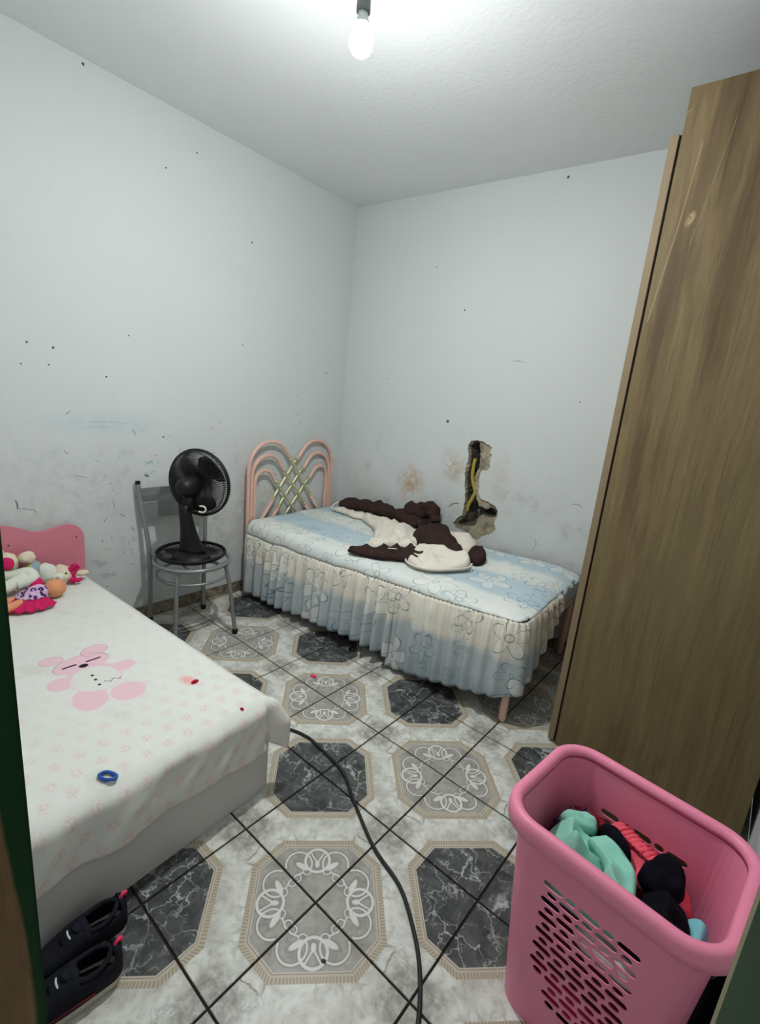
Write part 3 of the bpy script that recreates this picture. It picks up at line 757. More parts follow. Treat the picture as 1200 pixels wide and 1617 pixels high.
# ------------------------------------------------------------------ chair
CR = math.radians(-6)
ch = thing('metal_chair', 'silver tube chair with round seat ring and slatted back, by the wall', 'chair', (.285, -1.385, 0), CR)
SZ = .42; SR = .192
def ringp(r, z, cx=.012, n=40): return [(cx+r*math.cos(2*PI*k/n), r*math.sin(2*PI*k/n), z) for k in range(n)]
tube('seat_ring', ringp(SR, SZ), .0115, 'silver_paint', ch, 10, True)
tube('lower_ring', ringp(SR-.008, SZ-.078), .008, 'silver_paint', ch, 8, True)
for k in range(2): tube('seat_bar', [(.012-SR*.9, .08*(2*k-1), SZ), (.012+SR*.9, .08*(2*k-1), SZ)], .007, 'silver_paint', ch, 8)
for s in (-1, 1):
    fl_ = tube('leg', catmull([(.135, s*.128, SZ), (.15, s*.142, SZ-.10), (.165, s*.152, .22), (.188, s*.168, .012)], 6), .0115, 'silver_paint', ch, 10)
    lathe('rubber_foot', [(0, 0), (.015, .001), (.0155, .028), (.0125, .03), (0, .03)], 'black_rubber', fl_, 12, (.188, s*.168, 0))
    rl = tube('leg', catmull([(-.200, s*.158, .012), (-.192, s*.155, .25), (-.188, s*.158, SZ), (-.205, s*.168, .56), (-.224, s*.185, .70), (-.238, s*.193, .805)], 6), .0125, 'silver_paint', ch, 10)
    lathe('rubber_foot', [(0, 0), (.015, .001), (.0155, .028), (.0125, .03), (0, .03)], 'black_rubber', rl, 12, (-.200, s*.158, 0))
    lathe('end_cap', [(.0, .800), (.0135, .800), (.0135, .815), (.008, .819), (0, .819)], 'black_rubber', rl, 12, (-.2385, s*.193, 0))
    tube('brace', [(-.188, s*.157, SZ-.005), (-.12, s*.14, SZ)], .009, 'silver_paint', ch, 8)
for z0, z1, xo in ((.735, .778, -.228), (.612, .700, -.212)):
    n = 14; v = []; f = []
    for k in range(n+1):
        y = -.182+.364*k/n; bow = .018*(1-(y/.182)**2)
        for z in (z0, z1):
            for d in (0, .008): v.append((xo-.006-bow+d+.0*(z-z0), y, z))
    for k in range(n):
        a, b = 4*k, 4*k+4
        f += [(a, b, b+2, a+2), (a+1, a+3, b+3, b+1), (a+2, b+2, b+3, a+3), (a, a+1, b+1, b)]
    f += [(0, 2, 3, 1), (4*n, 4*n+1, 4*n+3, 4*n+2)]
    mesh('back_slat', v, f, 'silver_paint', ch)

# ------------------------------------------------------------------ fan and its detached front guard
gd = thing('fan_guard', 'black detached fan guard lying on the chair seat under the fan', 'fan guard', (.30, -1.395, SZ+.0115))
tube('rim', [(.175*math.cos(2*PI*k/48), .175*math.sin(2*PI*k/48), .034) for k in range(48)], .007, 'black_plastic', gd, 8, True, .009)
lathe('hub_plate', [(0, .003), (.058, .003), (.062, .007), (.058, .010), (0, .010)], 'black_plastic', gd, 28)
v = []; f = []
for k in range(130):
    a = 2*PI*k/130; pts = [Vector((r*math.cos(a+tw), r*math.sin(a+tw), z)) for r, z, tw in ((.055, .006, 0), (.10, .004, .1), (.145, .009, .2), (.168, .020, .26), (.175, .033, .28))]
    a_, b_ = sweep_geo(pts, .0024, None, 4); o_ = len(v); v += a_; f += [tuple(o_+q for q in t) for t in b_]
o = mesh('guard_ribs', v, f, 'black_plastic', gd); o['kind'] = 'stuff'
fan = thing('desk_fan', 'black table fan seen from behind standing on the metal chair', 'fan', (.315, -1.395, SZ+.023))
FD = Vector((-.42, .90, .05)).normalized()            # where the air goes
FC = Vector((.005, .03, .405))                         # wheel centre (local)
lathe('base', [(0, 0), (.098, 0), (.105, .006), (.100, .018), (.075, .034), (.045, .045), (.0, .047)], 'black_plastic', fan, 36, (.02, -.02, 0), squash=(1, .9))
a0 = math.atan2(FD.y, FD.x)
n = 14; secs = []
for t in (0, .08, .2, .4, .6, .8, 1):
    z = .035+t*.27; wd = pl1(t, [(0, .082), (.1, .066), (.3, .052), (.6, .040), (1, .030)]); dp = wd*.72
    secs.append((z, wd, dp, Vector((.01, -.01, 0))*(1-t)-Vector((FD.x, FD.y, 0))*.075*t))
v = []; f = []
for z, wd, dp, c in secs:
    for k in range(n):
        a = 2*PI*k/n; q = Vector((math.cos(a)*dp, math.sin(a)*wd, 0)); q.rotate(Matrix.Rotation(a0, 3, 'Z')); v.append((c.x+q.x, c.y+q.y, z))
for i in range(len(secs)-1):
    for k in range(n): f.append((i*n+k, i*n+(k+1) % n, (i+1)*n+(k+1) % n, (i+1)*n+k))
f += [tuple(range(n))[::-1], tuple((len(secs)-1)*n+k for k in range(n))]
mesh('column', v, f, 'black_plastic', fan, True)
FZ = FD.to_track_quat('Z', 'Y').to_matrix()
def fp(x, y, z): return FC+FZ @ Vector((x, y, z))
o = lathe('motor_housing', [(0, -.155), (.022, -.152), (.038, -.140), (.048, -.115), (.053, -.085), (.056, -.050), (.056, -.045), (0, -.045)], 'black_plastic', fan, 28, FC, True, FZ)
tube('tilt_joint', [FC+FD*-.09+Vector((0, 0, -.035)), FC+FD*-.085+Vector((0, 0, -.125))], .026, 'black_plastic', fan, 12)
tube('switch_ring', catmull([FC+FD*-.07+Vector(q) for q in ((.055, .02, -.098), (.075, .035, -.10), (.080, .04, -.118), (.07, .03, -.130), (.05, .018, -.128))], 5), .0045, 'white_tag', fan, 8)
tube('guard_rim', [fp(.176*math.cos(2*PI*k/56), .176*math.sin(2*PI*k/56), .006) for k in range(56)], .006, 'black_plastic', fan, 8, True, .013, tuple(FD))
for r, z in ((.166, -.022), (.105, -.050)): tube('guard_ring', [fp(r*math.cos(2*PI*k/48), r*math.sin(2*PI*k/48), z) for k in range(48)], .0028, 'black_plastic', fan, 6, True)
v = []; f = []
for k in range(110):
    a = 2*PI*k/110; pts = [fp(r*math.cos(a+tw), r*math.sin(a+tw), z) for r, z, tw in ((.052, -.05, 0), (.085, -.053, .12), (.12, -.048, .24), (.15, -.036, .33), (.170, -.016, .38), (.176, .004, .4))]
    a_, b_ = sweep_geo(pts, .0030, None, 4); o_ = len(v); v += a_; f += [tuple(o_+q for q in t) for t in b_]
o = mesh('rear_guard', v, f, 'black_plastic', fan); o['kind'] = 'stuff'
lathe('hub', [(0, -.028), (.030, -.028), (.036, -.02), (.036, .012), (.028, .022), (0, .026)], 'black_plastic', fan, 24, FC, True, FZ)
for b in range(3):
    n1, n2 = 8, 10; v = []; f = []
    for i in range(n1+1):
        r = .032+.125*i/n1
        for k in range(n2+1):
            t = k/n2-.5; wd = pl1(i/n1, [(0, .55), (.4, 1.15), (.8, 1.35), (1, 1.1)]); a = b*2*PI/3+t*wd+.3*i/n1
            v.append(fp(r*math.cos(a), r*math.sin(a), -.004+.030*t*(1-.35*i/n1)))
    for i in range(n1):
        for k in range(n2): q = i*(n2+1)+k; f.append((q, q+1, q+n2+2, q+n2+1))
    o = mesh('blade', v, f, 'black_plastic', fan, True); o.modifiers.new('t', 'SOLIDIFY').thickness = .002
cb = tube('wall_wire', catmull([(.30, -1.56, .006), (.262, -1.50, .006), (.135, -1.38, .006), (.07, -1.256, .006), (.022, -1.15, .006), (.019, -1.05, .008), (.019, -.98, .006)], 8), .0036, 'cable_beige', None, 8)
tag(cb, 'thin beige wire strung past the chair legs towards the skirting', 'wire')
# ------------------------------------------------------------------ child's bed with pink headboard
KX, KY, KR = .062, -1.842, math.radians(2.8)
KL, KW, KZ = 1.437, .708, .362
kb = thing('child_bed', 'low child bed with wavy pink headboard and plain white box base', 'bed', (KX, KY, 0), KR)
out = [(.012, .03), (.012, .33), (.016, .52), (.012, .575), (-.008, .61), (-.045, .628), (-.085, .628), (-.125, .618), (-.165, .612), (-.205, .618), (-.25, .64), (-.30, .66), (-KW/2+.012, .665)]
out = out+[(-KW+.024-y, z) for y, z in out[-2::-1]]
pts = [Vector((0, a, b)) for a, b in out[:2]]+catmull([(0, a, b) for a, b in out[1:-1]], 5)+[Vector((0, out[-1][0], out[-1][1]))]
bm = bmesh.new(); vs = [bm.verts.new((-.040, p.y, p.z)) for p in pts]; fc = bm.faces.new(vs)
ex = bmesh.ops.extrude_face_region(bm, geom=[fc]); bmesh.ops.translate(bm, vec=(.018, 0, 0), verts=[q for q in ex['geom'] if isinstance(q, bmesh.types.BMVert)])
bmesh.ops.recalc_face_normals(bm, faces=bm.faces); bmesh.ops.bevel(bm, geom=[e for e in bm.edges if len(e.link_faces) == 2 and e.calc_face_angle() > 1.2], offset=.003, segments=2, affect='EDGES')
bm_obj('headboard', bm, 'pink_laminate', kb)
box('foot_panel', (KL-.018, -KW, .0), (KL, 0, .235), 'white_laminate', kb, .002)
box('side_panel', (-.02, -.018, .0), (KL-.02, 0, .235), 'white_laminate', kb, .002); box('side_panel', (-.02, -KW, .0), (KL-.02, -KW+.018, .235), 'white_laminate', kb, .002)
box('bed_board', (-.02, -KW+.02, .205), (KL-.02, -.02, .222), 'white_laminate', kb, .001)
for q in ((-.020, .56), (-.30, .57), (-.45, .54), (-.32, .5)): blob('chip', (-.0215, q[0], q[1]), (.0012, .004, .005), 'dirt_speck', kb, None, 0, 9, 0, 8, 6)
km = box('mattress', (-.018, -KW+.006, .2365), (KL-.012, -.006, KZ-.008), 'white_cloth', None, .04, 4); km.location = (KX, KY, 0); km.rotation_euler = (0, 0, KR)
tag(km, 'thin mattress of the child bed hidden under the bear print sheet', 'mattress')
sh = None
v = []; f = []; uv = []; NA, NB = 150, 100
X0, X1 = -.018, KL+.165; Y0, Y1 = -KW-.05, .13
def fold(e, r=.03):                    # along e past the edge: how far out and how far down
    if e <= 0: return 0., 0.
    a = min(e/r, PI/2); return r*math.sin(a), r*(1-math.cos(a))+max(0, e-r*PI/2)
for a in range(NA+1):
    sx = X0+(X1-X0)*a/NA
    for b in range(NB+1):
        sy = Y0+(Y1-Y0)*b/NB
        hemx = .015*noise.noise(Vector((sy*7, 3.3, 0)))
        ex = max(0, sx-(KL-.028)); ey = max(0, sy+.028); e2 = max(0, -KW+.022-sy)
        ex *= 1+hemx*4
        if ex > 0 and ey > 0:
            mx = math.hypot(ex, ey)*.93; th = math.atan2(ey, ex); o_, d_ = fold(mx, .03); ear = .075*min(1, mx/.12)*math.sin(2*th)**2
            x = KL-.028+(o_+ear*.8)*math.cos(th); y = -.028+(o_+ear*1.1)*math.sin(th); z = KZ-d_*.95
        else:
            ox, dx = fold(ex); oy, dy = fold(ey); o2, d2 = fold(e2, .022)
            x = min(sx, KL-.028)+ox; y = max(min(sy, -.028), -KW+.022)+oy-o2; z = KZ-dx-dy-d2
        drop = max(ex, ey, e2)
        z += .004*noise.noise(Vector((sx*4, sy*4, 1)))+(.0015*noise.noise(Vector((sx*15, sy*15, 5))))
        if ex > .03 and ey <= 0:
            x += (.016*noise.noise(Vector((sy*9, ex*6, 2)))+.010*noise.noise(Vector((sy*22+ex*18, ex*9, 7))))*min(1, ex/.1)+.016*min(1, ex/.05)
        if ey > .03: y += .008
        if ex > 0: z -= .012*max(0, noise.noise(Vector((sy*5, 9, 2))))*min(1, ex/.08)
        v.append((x, y, z)); uv.append((sx, -sy))
for a in range(NA):
    for b in range(NB):
        i = a*(NB+1)+b; f.append((i, i+NB+1, i+NB+2, i+1))
sh = mesh('bed_sheet', v, f, 'bear_sheet', None, True, uv); sh.location = (KX, KY, 0); sh.rotation_euler = (0, 0, KR)
sm = sh.modifiers.new('thick', 'SOLIDIFY'); sm.thickness = .003; sm.offset = 1
tag(sh, 'white sheet printed with a pink sleeping teddy bear, on the child bed', 'bed sheet')
def kb_w(x, y, z):
    c, s = math.cos(KR), math.sin(KR); return (KX+x*c-y*s, KY+x*s+y*c, z)
hc = tube('hair_tie', [Vector(kb_w(1.405, -.512, KZ+.008))+Vector((.020*math.cos(a*PI/12)-.006*math.sin(a*PI/12), .010*math.sin(a*PI/12)+.012*math.cos(a*PI/12), .001*math.sin(a))) for a in range(24)], .0045, 'blue_plastic', None, 8, True)
tag(hc, 'small blue hair tie lying on the white sheet near the bed foot', 'hair tie')

# ------------------------------------------------------------------ toys by the pink headboard
ZT = KZ+.009
rz = lambda a: Matrix.Rotation(a, 3, 'Z')
pb = thing('plush_toy', 'cream plush animal with magenta bow and striped trousers by the pink headboard', 'plush toy', (0, 0, 0))
blob('body', (.128, -2.025, ZT+.060), (.044, .050, .048), 'plush_white', pb, rz(.15), .006, 30, 1)
blob('trousers', (.120, -2.078, ZT+.080), (.045, .034, .050), 'stripe_print', pb, Matrix.Rotation(-.5, 3, 'X'), .004, 30, 11)
blob('foot', (.120, -2.092, ZT+.150), (.028, .036, .028), 'plush_cream', pb, rz(.2), .004, 40, 12)
hd = blob('head', (.140, -1.968, ZT+.046), (.046, .046, .045), 'plush_cream', pb, None, .004, 40, 2)
blob('muzzle', (.176, -1.992, ZT+.046), (.024, .026, .022), 'plush_white', hd, None, .002, 40, 3); blob('nose', (.196, -2.000, ZT+.054), (.006, .008, .006), 'crayon_pink', hd)
blob('eye', (.180, -1.960, ZT+.062), (.004, .005, .005), 'black_plastic', hd)
blob('ear', (.140, -1.885, ZT+.034), (.020, .040, .013), 'plush_cream', hd, rz(-.3), .003, 40, 4)
blob('bow', (.165, -1.928, ZT+.050), (.013, .014, .014), 'magenta_cloth', hd)
for s in (-1, 1):
    blob('bow_loop', (.165, -1.926+s*.006, ZT+.050+s*.026), (.011, .022, .022), 'magenta_cloth', hd, Matrix.Rotation(s*.35, 3, 'X'), .006, 60, 6+s)
blob('bow_tail', (.180, -1.912, ZT+.016), (.010, .022, .013), 'magenta_cloth', hd, None, .004, 40, 9)
p2 = thing('plush_toy', 'cream plush animal with magenta muzzle heaped on the doll side', 'plush toy', (0, 0, 0))
blob('body', (.128, -2.215, ZT+.066), (.050, .060, .062), 'plush_white', p2, rz(.1), .004, 30, 11)
h2 = blob('head', (.114, -2.165, ZT+.140), (.042, .040, .044), 'plush_cream', p2, None, .004, 40, 13)
blob('muzzle', (.148, -2.176, ZT+.146), (.022, .030, .029), 'magenta_cloth', h2, None, .002, 40, 14)
blob('ear', (.108, -2.190, ZT+.188), (.013, .018, .020), 'plush_cream', h2)
for s in (0, 1):
    tube('leg', catmull([(.14, -2.215, ZT+.070+s*.02), (.195, -2.125-s*.02, ZT+.105-s*.01), (.225, -2.105-s*.045, ZT+.090), (.240, -2.17-s*.05, ZT+.075-s*.01)], 6), [.022, .027, .028, .025], 'plush_white', p2, 12, False, None, None, .004, s)
dl = thing('baby_doll', 'bald baby doll in magenta and owl print dress lying face down', 'doll', (0, 0, 0))
blob('head', (.275, -2.035, ZT+.040), (.040, .046, .041), 'doll_skin', dl, rz(.2), 0, 9, 0, 24, 18)
blob('dress_bodice', (.280, -2.105, ZT+.036), (.042, .050, .036), 'owl_print', dl, rz(.15), .006, 30, 21)
# skirt: flared fan of cloth
v = []; f = []; na, nb = 40, 8
for a in range(na+1):
    th = -2.3+3.0*a/na
    for b in range(nb+1):
        t = b/nb; r = .030+.092*t
        wv = .008*math.sin(a*1.3)*t
        v.append((.300+r*1.0*math.cos(th)*.85, -2.125+r*math.sin(th)*.95-.01*t, ZT+.050*(1-t)**1.3+.012+wv*.8))
for a in range(na):
    for b in range(nb): i = a*(nb+1)+b; f.append((i, i+1, i+nb+2, i+nb+1))
o = mesh('skirt', v, f, 'magenta_cloth', dl, True); o.modifiers.new('t', 'SOLIDIFY').thickness = .003
v = []; f = []
for a in range(na+1):
    th = -2.2+2.7*a/na
    for b in range(5):
        t = b/4; r = .03+.038*t
        v.append((.298+r*math.cos(th)*.9, -2.122+r*math.sin(th), ZT+.066-.022*t+.003*math.sin(a*1.3)*t))
for a in range(na):
    for b in range(4): i = a*5+b; f.append((i, i+1, i+6, i+5))
o = mesh('overskirt', v, f, 'owl_print', dl, True); o.modifiers.new('t', 'SOLIDIFY').thickness = .002
tube('arm', catmull([(.25, -2.10, ZT+.060), (.225, -2.135, ZT+.072), (.235, -2.18, ZT+.075)], 5), [.014, .014, .011], 'doll_skin', dl, 10)
blob('sleeve', (.245, -2.098, ZT+.066), (.024, .028, .024), 'magenta_cloth', dl, None, .004, 40, 30)
for s in (-1, 1): tube('leg', catmull([(.305+s*.02, -2.165, ZT+.026), (.318+s*.03, -2.22, ZT+.026), (.31+s*.035, -2.275, ZT+.022), (.30+s*.035, -2.30, ZT+.026)], 6), [.018, .020, .017, .013], 'doll_skin', dl, 12)

# ------------------------------------------------------------------ sneakers at the foot of the child bed
def sneaker(label, loc, rz_, roll=0, lift=0):
    s = thing('sneaker', label, 'shoe', loc, rz_, 'pair of dark sneakers')
    L = .20; n = 28
    def half(x):                                     # sole half width, x 0 (heel) .. 1 (toe)
        return .030*math.sqrt(max(0, 1-((x-.13)/.13)**2)) if x < .13 else (.030+.0075*math.sin((x-.13)/.57*PI/2) if x < .70 else .0375*math.sqrt(max(0, 1-((x-.70)/.30)**2.2)))
    N = 22; xs_ = [.5-.5*math.cos(PI*i/N) for i in range(N+1)]
    v = []; f = []
    def ring(z, k): 
        up = [(x*L, half(x)*k, z) for x in xs_]; dn = [(x*L, -half(x)*k, z) for x in xs_[-2:0:-1]]; return up+dn
    R = [ring(.0, .93), ring(.006, 1.0), ring(.022, 1.04), ring(.027, 1.0)]; m = len(R[0])
    for r in R: v += r
    for i in range(3):
        for k in range(m): f.append((i*m+k, i*m+(k+1) % m, (i+1)*m+(k+1) % m, (i+1)*m+k))
    f.append(tuple(range(m))[::-1]); f.append(tuple(3*m+k for k in range(m)))
    mesh('sole', v, f, 'shoe_sole', s, False)
    v = []; f = []; K = 15                           # upper: arches from side to side, open over the foot
    for i, x in enumerate(xs_):
        hh = pl1(x, [(0, .062), (.06, .070), (.25, .058), (.42, .064), (.6, .054), (.8, .036), (1, .024)])
        hw = half(x)*.98
        for k in range(K):
            a = PI*k/(K-1); cy = math.cos(a); sz = math.sin(a)
            open_ = .10 < x < .46
            y = hw*math.copysign(abs(cy)**.55, cy); z = .025+hh*(sz**.62)*(1 if not open_ else 1)
            v.append((x*L, y, z))
    for i in range(N):
        mid = .5*(xs_[i]+xs_[i+1])
        for k in range(K-1):
            if .10 < mid < .46 and 3 <= k <= K-5: continue
            q = i*K+k; f.append((q, q+K, q+K+1, q+1))
    o = mesh('upper', v, f, 'shoe_navy', s, True); o.modifiers.new('t', 'SOLIDIFY').thickness = .004
    blob('insole', (.10, 0, .030), (.088, .026, .008), 'shoe_inside', s)
    tube('collar', catmull([(.018, 0, .088), (.04, .024, .080), (.075, .027, .076), (.096, .014, .085), (.096, -.014, .085), (.075, -.027, .076), (.04, -.024, .080)], 5, True), .006, 'shoe_navy', s, 8, True)
    blob('tongue', (.100, 0, .082), (.020, .018, .008), 'shoe_navy', s, Matrix.Rotation(-.5, 3, 'Y'))
    for q in range(3): tube('lace', catmull([(.108+q*.015, -.018, .082-q*.006), (.112+q*.015, 0, .089-q*.007), (.108+q*.015, .018, .082-q*.006)], 4), .0022, 'white_tag' if q == 1 else 'shoe_inside', s, 6)
    tube('heel_loop', catmull([(.004, -.004, .078), (-.004, -.002, .096), (.004, .003, .104), (.012, .003, .092)], 4), .0045, 'hot_pink', s, 8)
    tube('side_stripe', catmull([(.06, .0385, .034), (.10, .0400, .036), (.15, .0390, .034)], 4), .003, 'shoe_maroon', s, 6)
    return s
sneaker('dark sneaker with pink heel loop touching the white bed base', (1.605, -2.300, .001), -PI/2-.05)
sneaker('dark sneaker with pink heel loop, away from the bed base beside its mate', (1.705, -2.352, .001), -PI/2-.16)

# ------------------------------------------------------------------ wardrobe
WX, WY, WZ = 2.158, -.756, 2.412
wd = thing('wardrobe', 'tall wood grain wardrobe with scratched side panel, standing by the bed foot', 'wardrobe', (WX, WY, 0))
WD, WLn = .655, .845
box('side_panel', (0, 0, .0), (WD, .018, WZ), 'wardrobe_wood', wd, .0015); box('side_panel', (0, WLn-.018, 0), (WD, WLn, WZ), 'wardrobe_wood', wd, .0015)
box('back_panel', (WD-.006, .018, .0), (WD, WLn-.018, WZ-.01), 'wardrobe_edge', wd, 0)
box('top_panel', (.0, .018, 2.29), (WD-.006, WLn-.018, 2.308), 'wardrobe_wood', wd, .001); box('bottom_panel', (0, .018, .06), (WD-.006, WLn-.018, .078), 'wardrobe_wood', wd, .001)
box('plinth', (.01, .018, 0), (.025, WLn-.018, .06), 'wardrobe_wood', wd, .001)
box('gap_shade', (-.007, .006, .02), (0.0, WLn-.006, 2.285), 'dark_gap', wd, 0)  # near-black strip standing in for the shade in the gap behind the doors
for a, b in ((.003, .418), (.424, WLn-.003)):
    d = box('door', (-.034, a, .012), (-.008, b, 2.288), 'wardrobe_edge', wd, .0015)
    hy = .39 if a < .1 else .45
    tube('handle', catmull([(-.034, hy, 1.00), (-.060, hy, 1.01), (-.060, hy, 1.13), (-.034, hy, 1.14)], 5), .006, 'silver_paint', d, 8)

# ------------------------------------------------------------------ laundry basket
GX, GY, GR = 2.563, -1.653, math.radians(-6.5)
bk = thing('laundry_basket', 'tall pink plastic laundry basket with slotted sides in front of the wardrobe', 'basket', (GX, GY, 0), GR)
HB = .545
def lev(t): return (.158+.040*t, .118+.037*t, .050+.014*t)       # half width, half depth, corner radius
def body_pt(sx, sy, t, a=None):
    W_, D_, r = lev(t); cx, cy = sx*(W_-r), sy*(D_-r)
    return Vector((cx+r*math.cos(a), cy+r*math.sin(a), t*HB)) if a is not None else Vector((cx, cy, t*HB))
bm = bmesh.new()
def add_panel(axis, sign, holes):
    b2 = bmesh.new()
    W0, D0, r0 = lev(0); W1, D1, r1 = lev(1)
    h0, h1 = ((W0-r0), (W1-r1)) if axis == 'x' else ((D0-r0), (D1-r1))
    e = []
    def loop(pts):
        vs = [b2.verts.new((p[0], p[1], 0)) for p in pts]
        for i in range(len(vs)): e.append(b2.edges.new((vs[i], vs[(i+1) % len(vs)])))
    loop([(-h0, 0), (h0, 0), (h1, HB), (-h1, HB)])
    for (cx, cz, hl, r) in holes:
        loop([(cx+hl+r*math.cos(a), cz+r*math.sin(a)) for a in [(-PI/2)+PI*k/5 for k in range(6)]]+[(cx-hl+r*math.cos(a), cz+r*math.sin(a)) for a in [PI/2+PI*k/5 for k in range(6)]])
    bmesh.ops.triangle_fill(b2, edges=e, use_beauty=True)
    mp = {}
    for q in b2.verts:
        t = q.co.y/HB; W_, D_, r = lev(t)
        mp[q] = bm.verts.new((q.co.x, sign*D_, q.co.y) if axis == 'x' else (sign*W_, q.co.x, q.co.y))
    for fc in b2.faces: bm.faces.new([mp[q] for q in fc.verts])
    b2.free()
def slots(lim):
    H = []; P_ = .076; k = 0; z = .425
    while z > .075:
        for i in range(-5, 6):
            x = i*P_+(P_/2 if k % 2 else 0)
            for cx, hl in ((x, .0140), (x+P_/2, .0030)):
                r = .0080; L_ = lim(z)+.004
                if abs(cx)+hl+r <= L_: H.append((cx, z, hl, r))
        z -= .0222; k += 1
    return H
slim = lambda z: min(.108+.03*z, .030+max(0, z-.06)*.50)
add_panel('x', -1, slots(slim)); add_panel('x', 1, slots(slim)); add_panel('y', -1, []); add_panel('y', 1, [])
for sx, sy, a0_ in ((1, 1, 0), (-1, 1, PI/2), (-1, -1, PI), (1, -1, 1.5*PI)):
    prev = None
    for k in range(9):
        a = a0_+PI/2*k/8; lo, hi = bm.verts.new(body_pt(sx, sy, 0, a)), bm.verts.new(body_pt(sx, sy, 1, a))
        if prev: bm.faces.new((prev[0], lo, hi, prev[1]))
        prev = (lo, hi)
def rr_loop(t, grow=0, z=None, n=8):
    W_, D_, r = lev(t); W_ += grow; D_ += grow; r += grow; o = []
    for sx, sy, a0_ in ((1, 1, 0), (-1, 1, PI/2), (-1, -1, PI), (1, -1, 1.5*PI)):
        for k in range(n+1):
            a = a0_+PI/2*k/n; o.append(Vector((sx*(W_-r)+r*math.cos(a), sy*(D_-r)+r*math.sin(a), t*HB if z is None else z)))
    return o
bm.faces.new([bm.verts.new(p+Vector((0, 0, .004))) for p in rr_loop(0)])
bmesh.ops.remove_doubles(bm, verts=bm.verts, dist=.0004); bmesh.ops.recalc_face_normals(bm, faces=bm.faces)
o = bm_obj('body', bm, 'basket_pink', bk); sm = o.modifiers.new('t', 'SOLIDIFY'); sm.thickness = .003; sm.offset = 0
prof = [(-.004, -.012), (-.004, .000), (.000, .008), (.006, .0115), (.014, .012), (.020, .008), (.0235, .000), (.0245, -.012), (.0235, -.030), (.0195, -.030), (.0195, -.012), (.014, -.002), (.004, -.004)]
v = []; f = []; loops = [rr_loop(1, g_, HB+z_) for g_, z_ in prof]; m = len(loops[0])
for L_ in loops: v += L_
for i in range(len(prof)):
    j = (i+1) % len(prof)
    for k in range(m): f.append((i*m+k, i*m+(k+1) % m, j*m+(k+1) % m, j*m+k))
mesh('rim', v, f, 'basket_pink', bk, True)
# garments, in the basket's own axes
def garment(name, label, cat='clothing'):
    return thing(name, label, cat, (GX, GY, 0), GR, None)
def inside(z): W_, D_, r = lev(z/HB); return W_-.012, D_-.012
def layer(name, label, z, H, mat, seed, shrink=0):
    W_, D_ = inside(z); W_ -= shrink; D_ -= shrink; r = .05
    ol = [(W_, -D_+r), (W_, D_-r), (W_-r, D_), (-W_+r, D_), (-W_, D_-r), (-W_, -D_+r), (-W_+r, -D_), (W_-r, -D_)]
    o = lump(name, ol, z, H, mat, None, seed, 12, .008, 16, 8.); o.location = (GX, GY, 0); o.rotation_euler = (0, 0, GR)
    tag(o, label, 'clothing'); return o
layer('folded_garment', 'navy garment at the bottom of the pink basket', .012, .085, 'navy_cloth', 51)
layer('folded_garment', 'magenta garment seen through the low basket slots', .112, .075, 'magenta_cloth', 52)
layer('folded_garment', 'brown red garment seen through the middle basket slots', .200, .105, 'maroon_cloth', 53)
def lumpg(name, label, outl, zb, H, mat, seed, **k):
    o = lump(name, outl, zb, H, mat, None, seed, **k); o.location = (GX, GY, 0); o.rotation_euler = (0, 0, GR); return tag(o, label, 'clothing')
lumpg('white_garment', 'white garment pressed against the basket slots under the mint shirt', [(-.02, -.128), (.13, -.125), (.16, -.06), (.10, -.02), (-.01, -.04)], .325, .045, 'white_cloth', 54)
lumpg('folded_garment', 'dark navy garment in the basket beneath the glossy bag', [(-.165, -.08), (-.06, -.09), (-.05, .04), (-.04, .13), (-.15, .10)], .325, .055, 'navy_cloth', 58)
ms = garment('mint_shirt', 'mint green shirt crumpled on top inside the pink basket')
lump('shirt_body', [(-.165, -.05), (-.155, .02), (-.12, .07), (-.08, .075), (-.04, .055), (.0, .035), (.035, -.01), (.055, -.06), (.055, -.115), (-.02, -.128), (-.10, -.125), (-.155, -.10)], .385, .068, 'mint_cloth', ms, 55, 22, .012, 14, 5, 6, ((.5, 75, .016), (1.9, 100, .010)))
lump('sleeve', [(-.075, .01), (-.03, .045), (.02, .02), (.045, -.03), (.055, -.09), (.03, -.12), (-.01, -.09), (-.02, -.04)], .44, .034, 'mint_cloth', ms, 62, 14, .008, 18, 5, 5, ((.9, 120, .008),))
lump('collar', [(-.15, .015), (-.12, .07), (-.085, .072), (-.07, .045), (-.10, .02)], .44, .026, 'mint_cloth', ms, 63, 8, .004, 30, 5, 4, ((2.2, 180, .005),))
cs = garment('coral_shorts', 'coral pink shorts with ribbed waistband in the laundry basket')
lump('shorts_body', [(-.085, .07), (-.045, .128), (.03, .132), (.11, .115), (.135, .05), (.09, .015), (.03, .025), (-.03, .05)], .385, .050, 'coral_cloth', cs, 56, 16, .010, 18, 5, 6, ((.6, 110, .010), (2.3, 130, .006)))
v = []; f = []
for a in range(41):
    t = a/40; P0 = Vector((-.045+.135*t, .105-.035*t, .448-.01*t+.0035*math.sin(a*PI/1.6)))
    for b in range(4): v.append(P0+Vector((.010, .024, -.004))*(b/3-.5)*1.6+Vector((0, 0, .004*math.sin(b/3*PI))))
for a in range(40):
    for b in range(3): i = a*4+b; f.append((i, i+1, i+5, i+4))
o = mesh('waistband', v, f, 'coral_cloth', cs, True); o.modifiers.new('t', 'SOLIDIFY').thickness = .004
bg = garment('black_garment', 'black knitted garment bunched at the front of the basket')
lump('cloth', [(.035, -.055), (.05, .01), (.085, .035), (.130, .03), (.150, -.03), (.145, -.100), (.09, -.128), (.05, -.115)], .385, .072, 'black_cloth', bg, 57, 16, .010, 15, 5, 6, ((.3, 90, .012),))
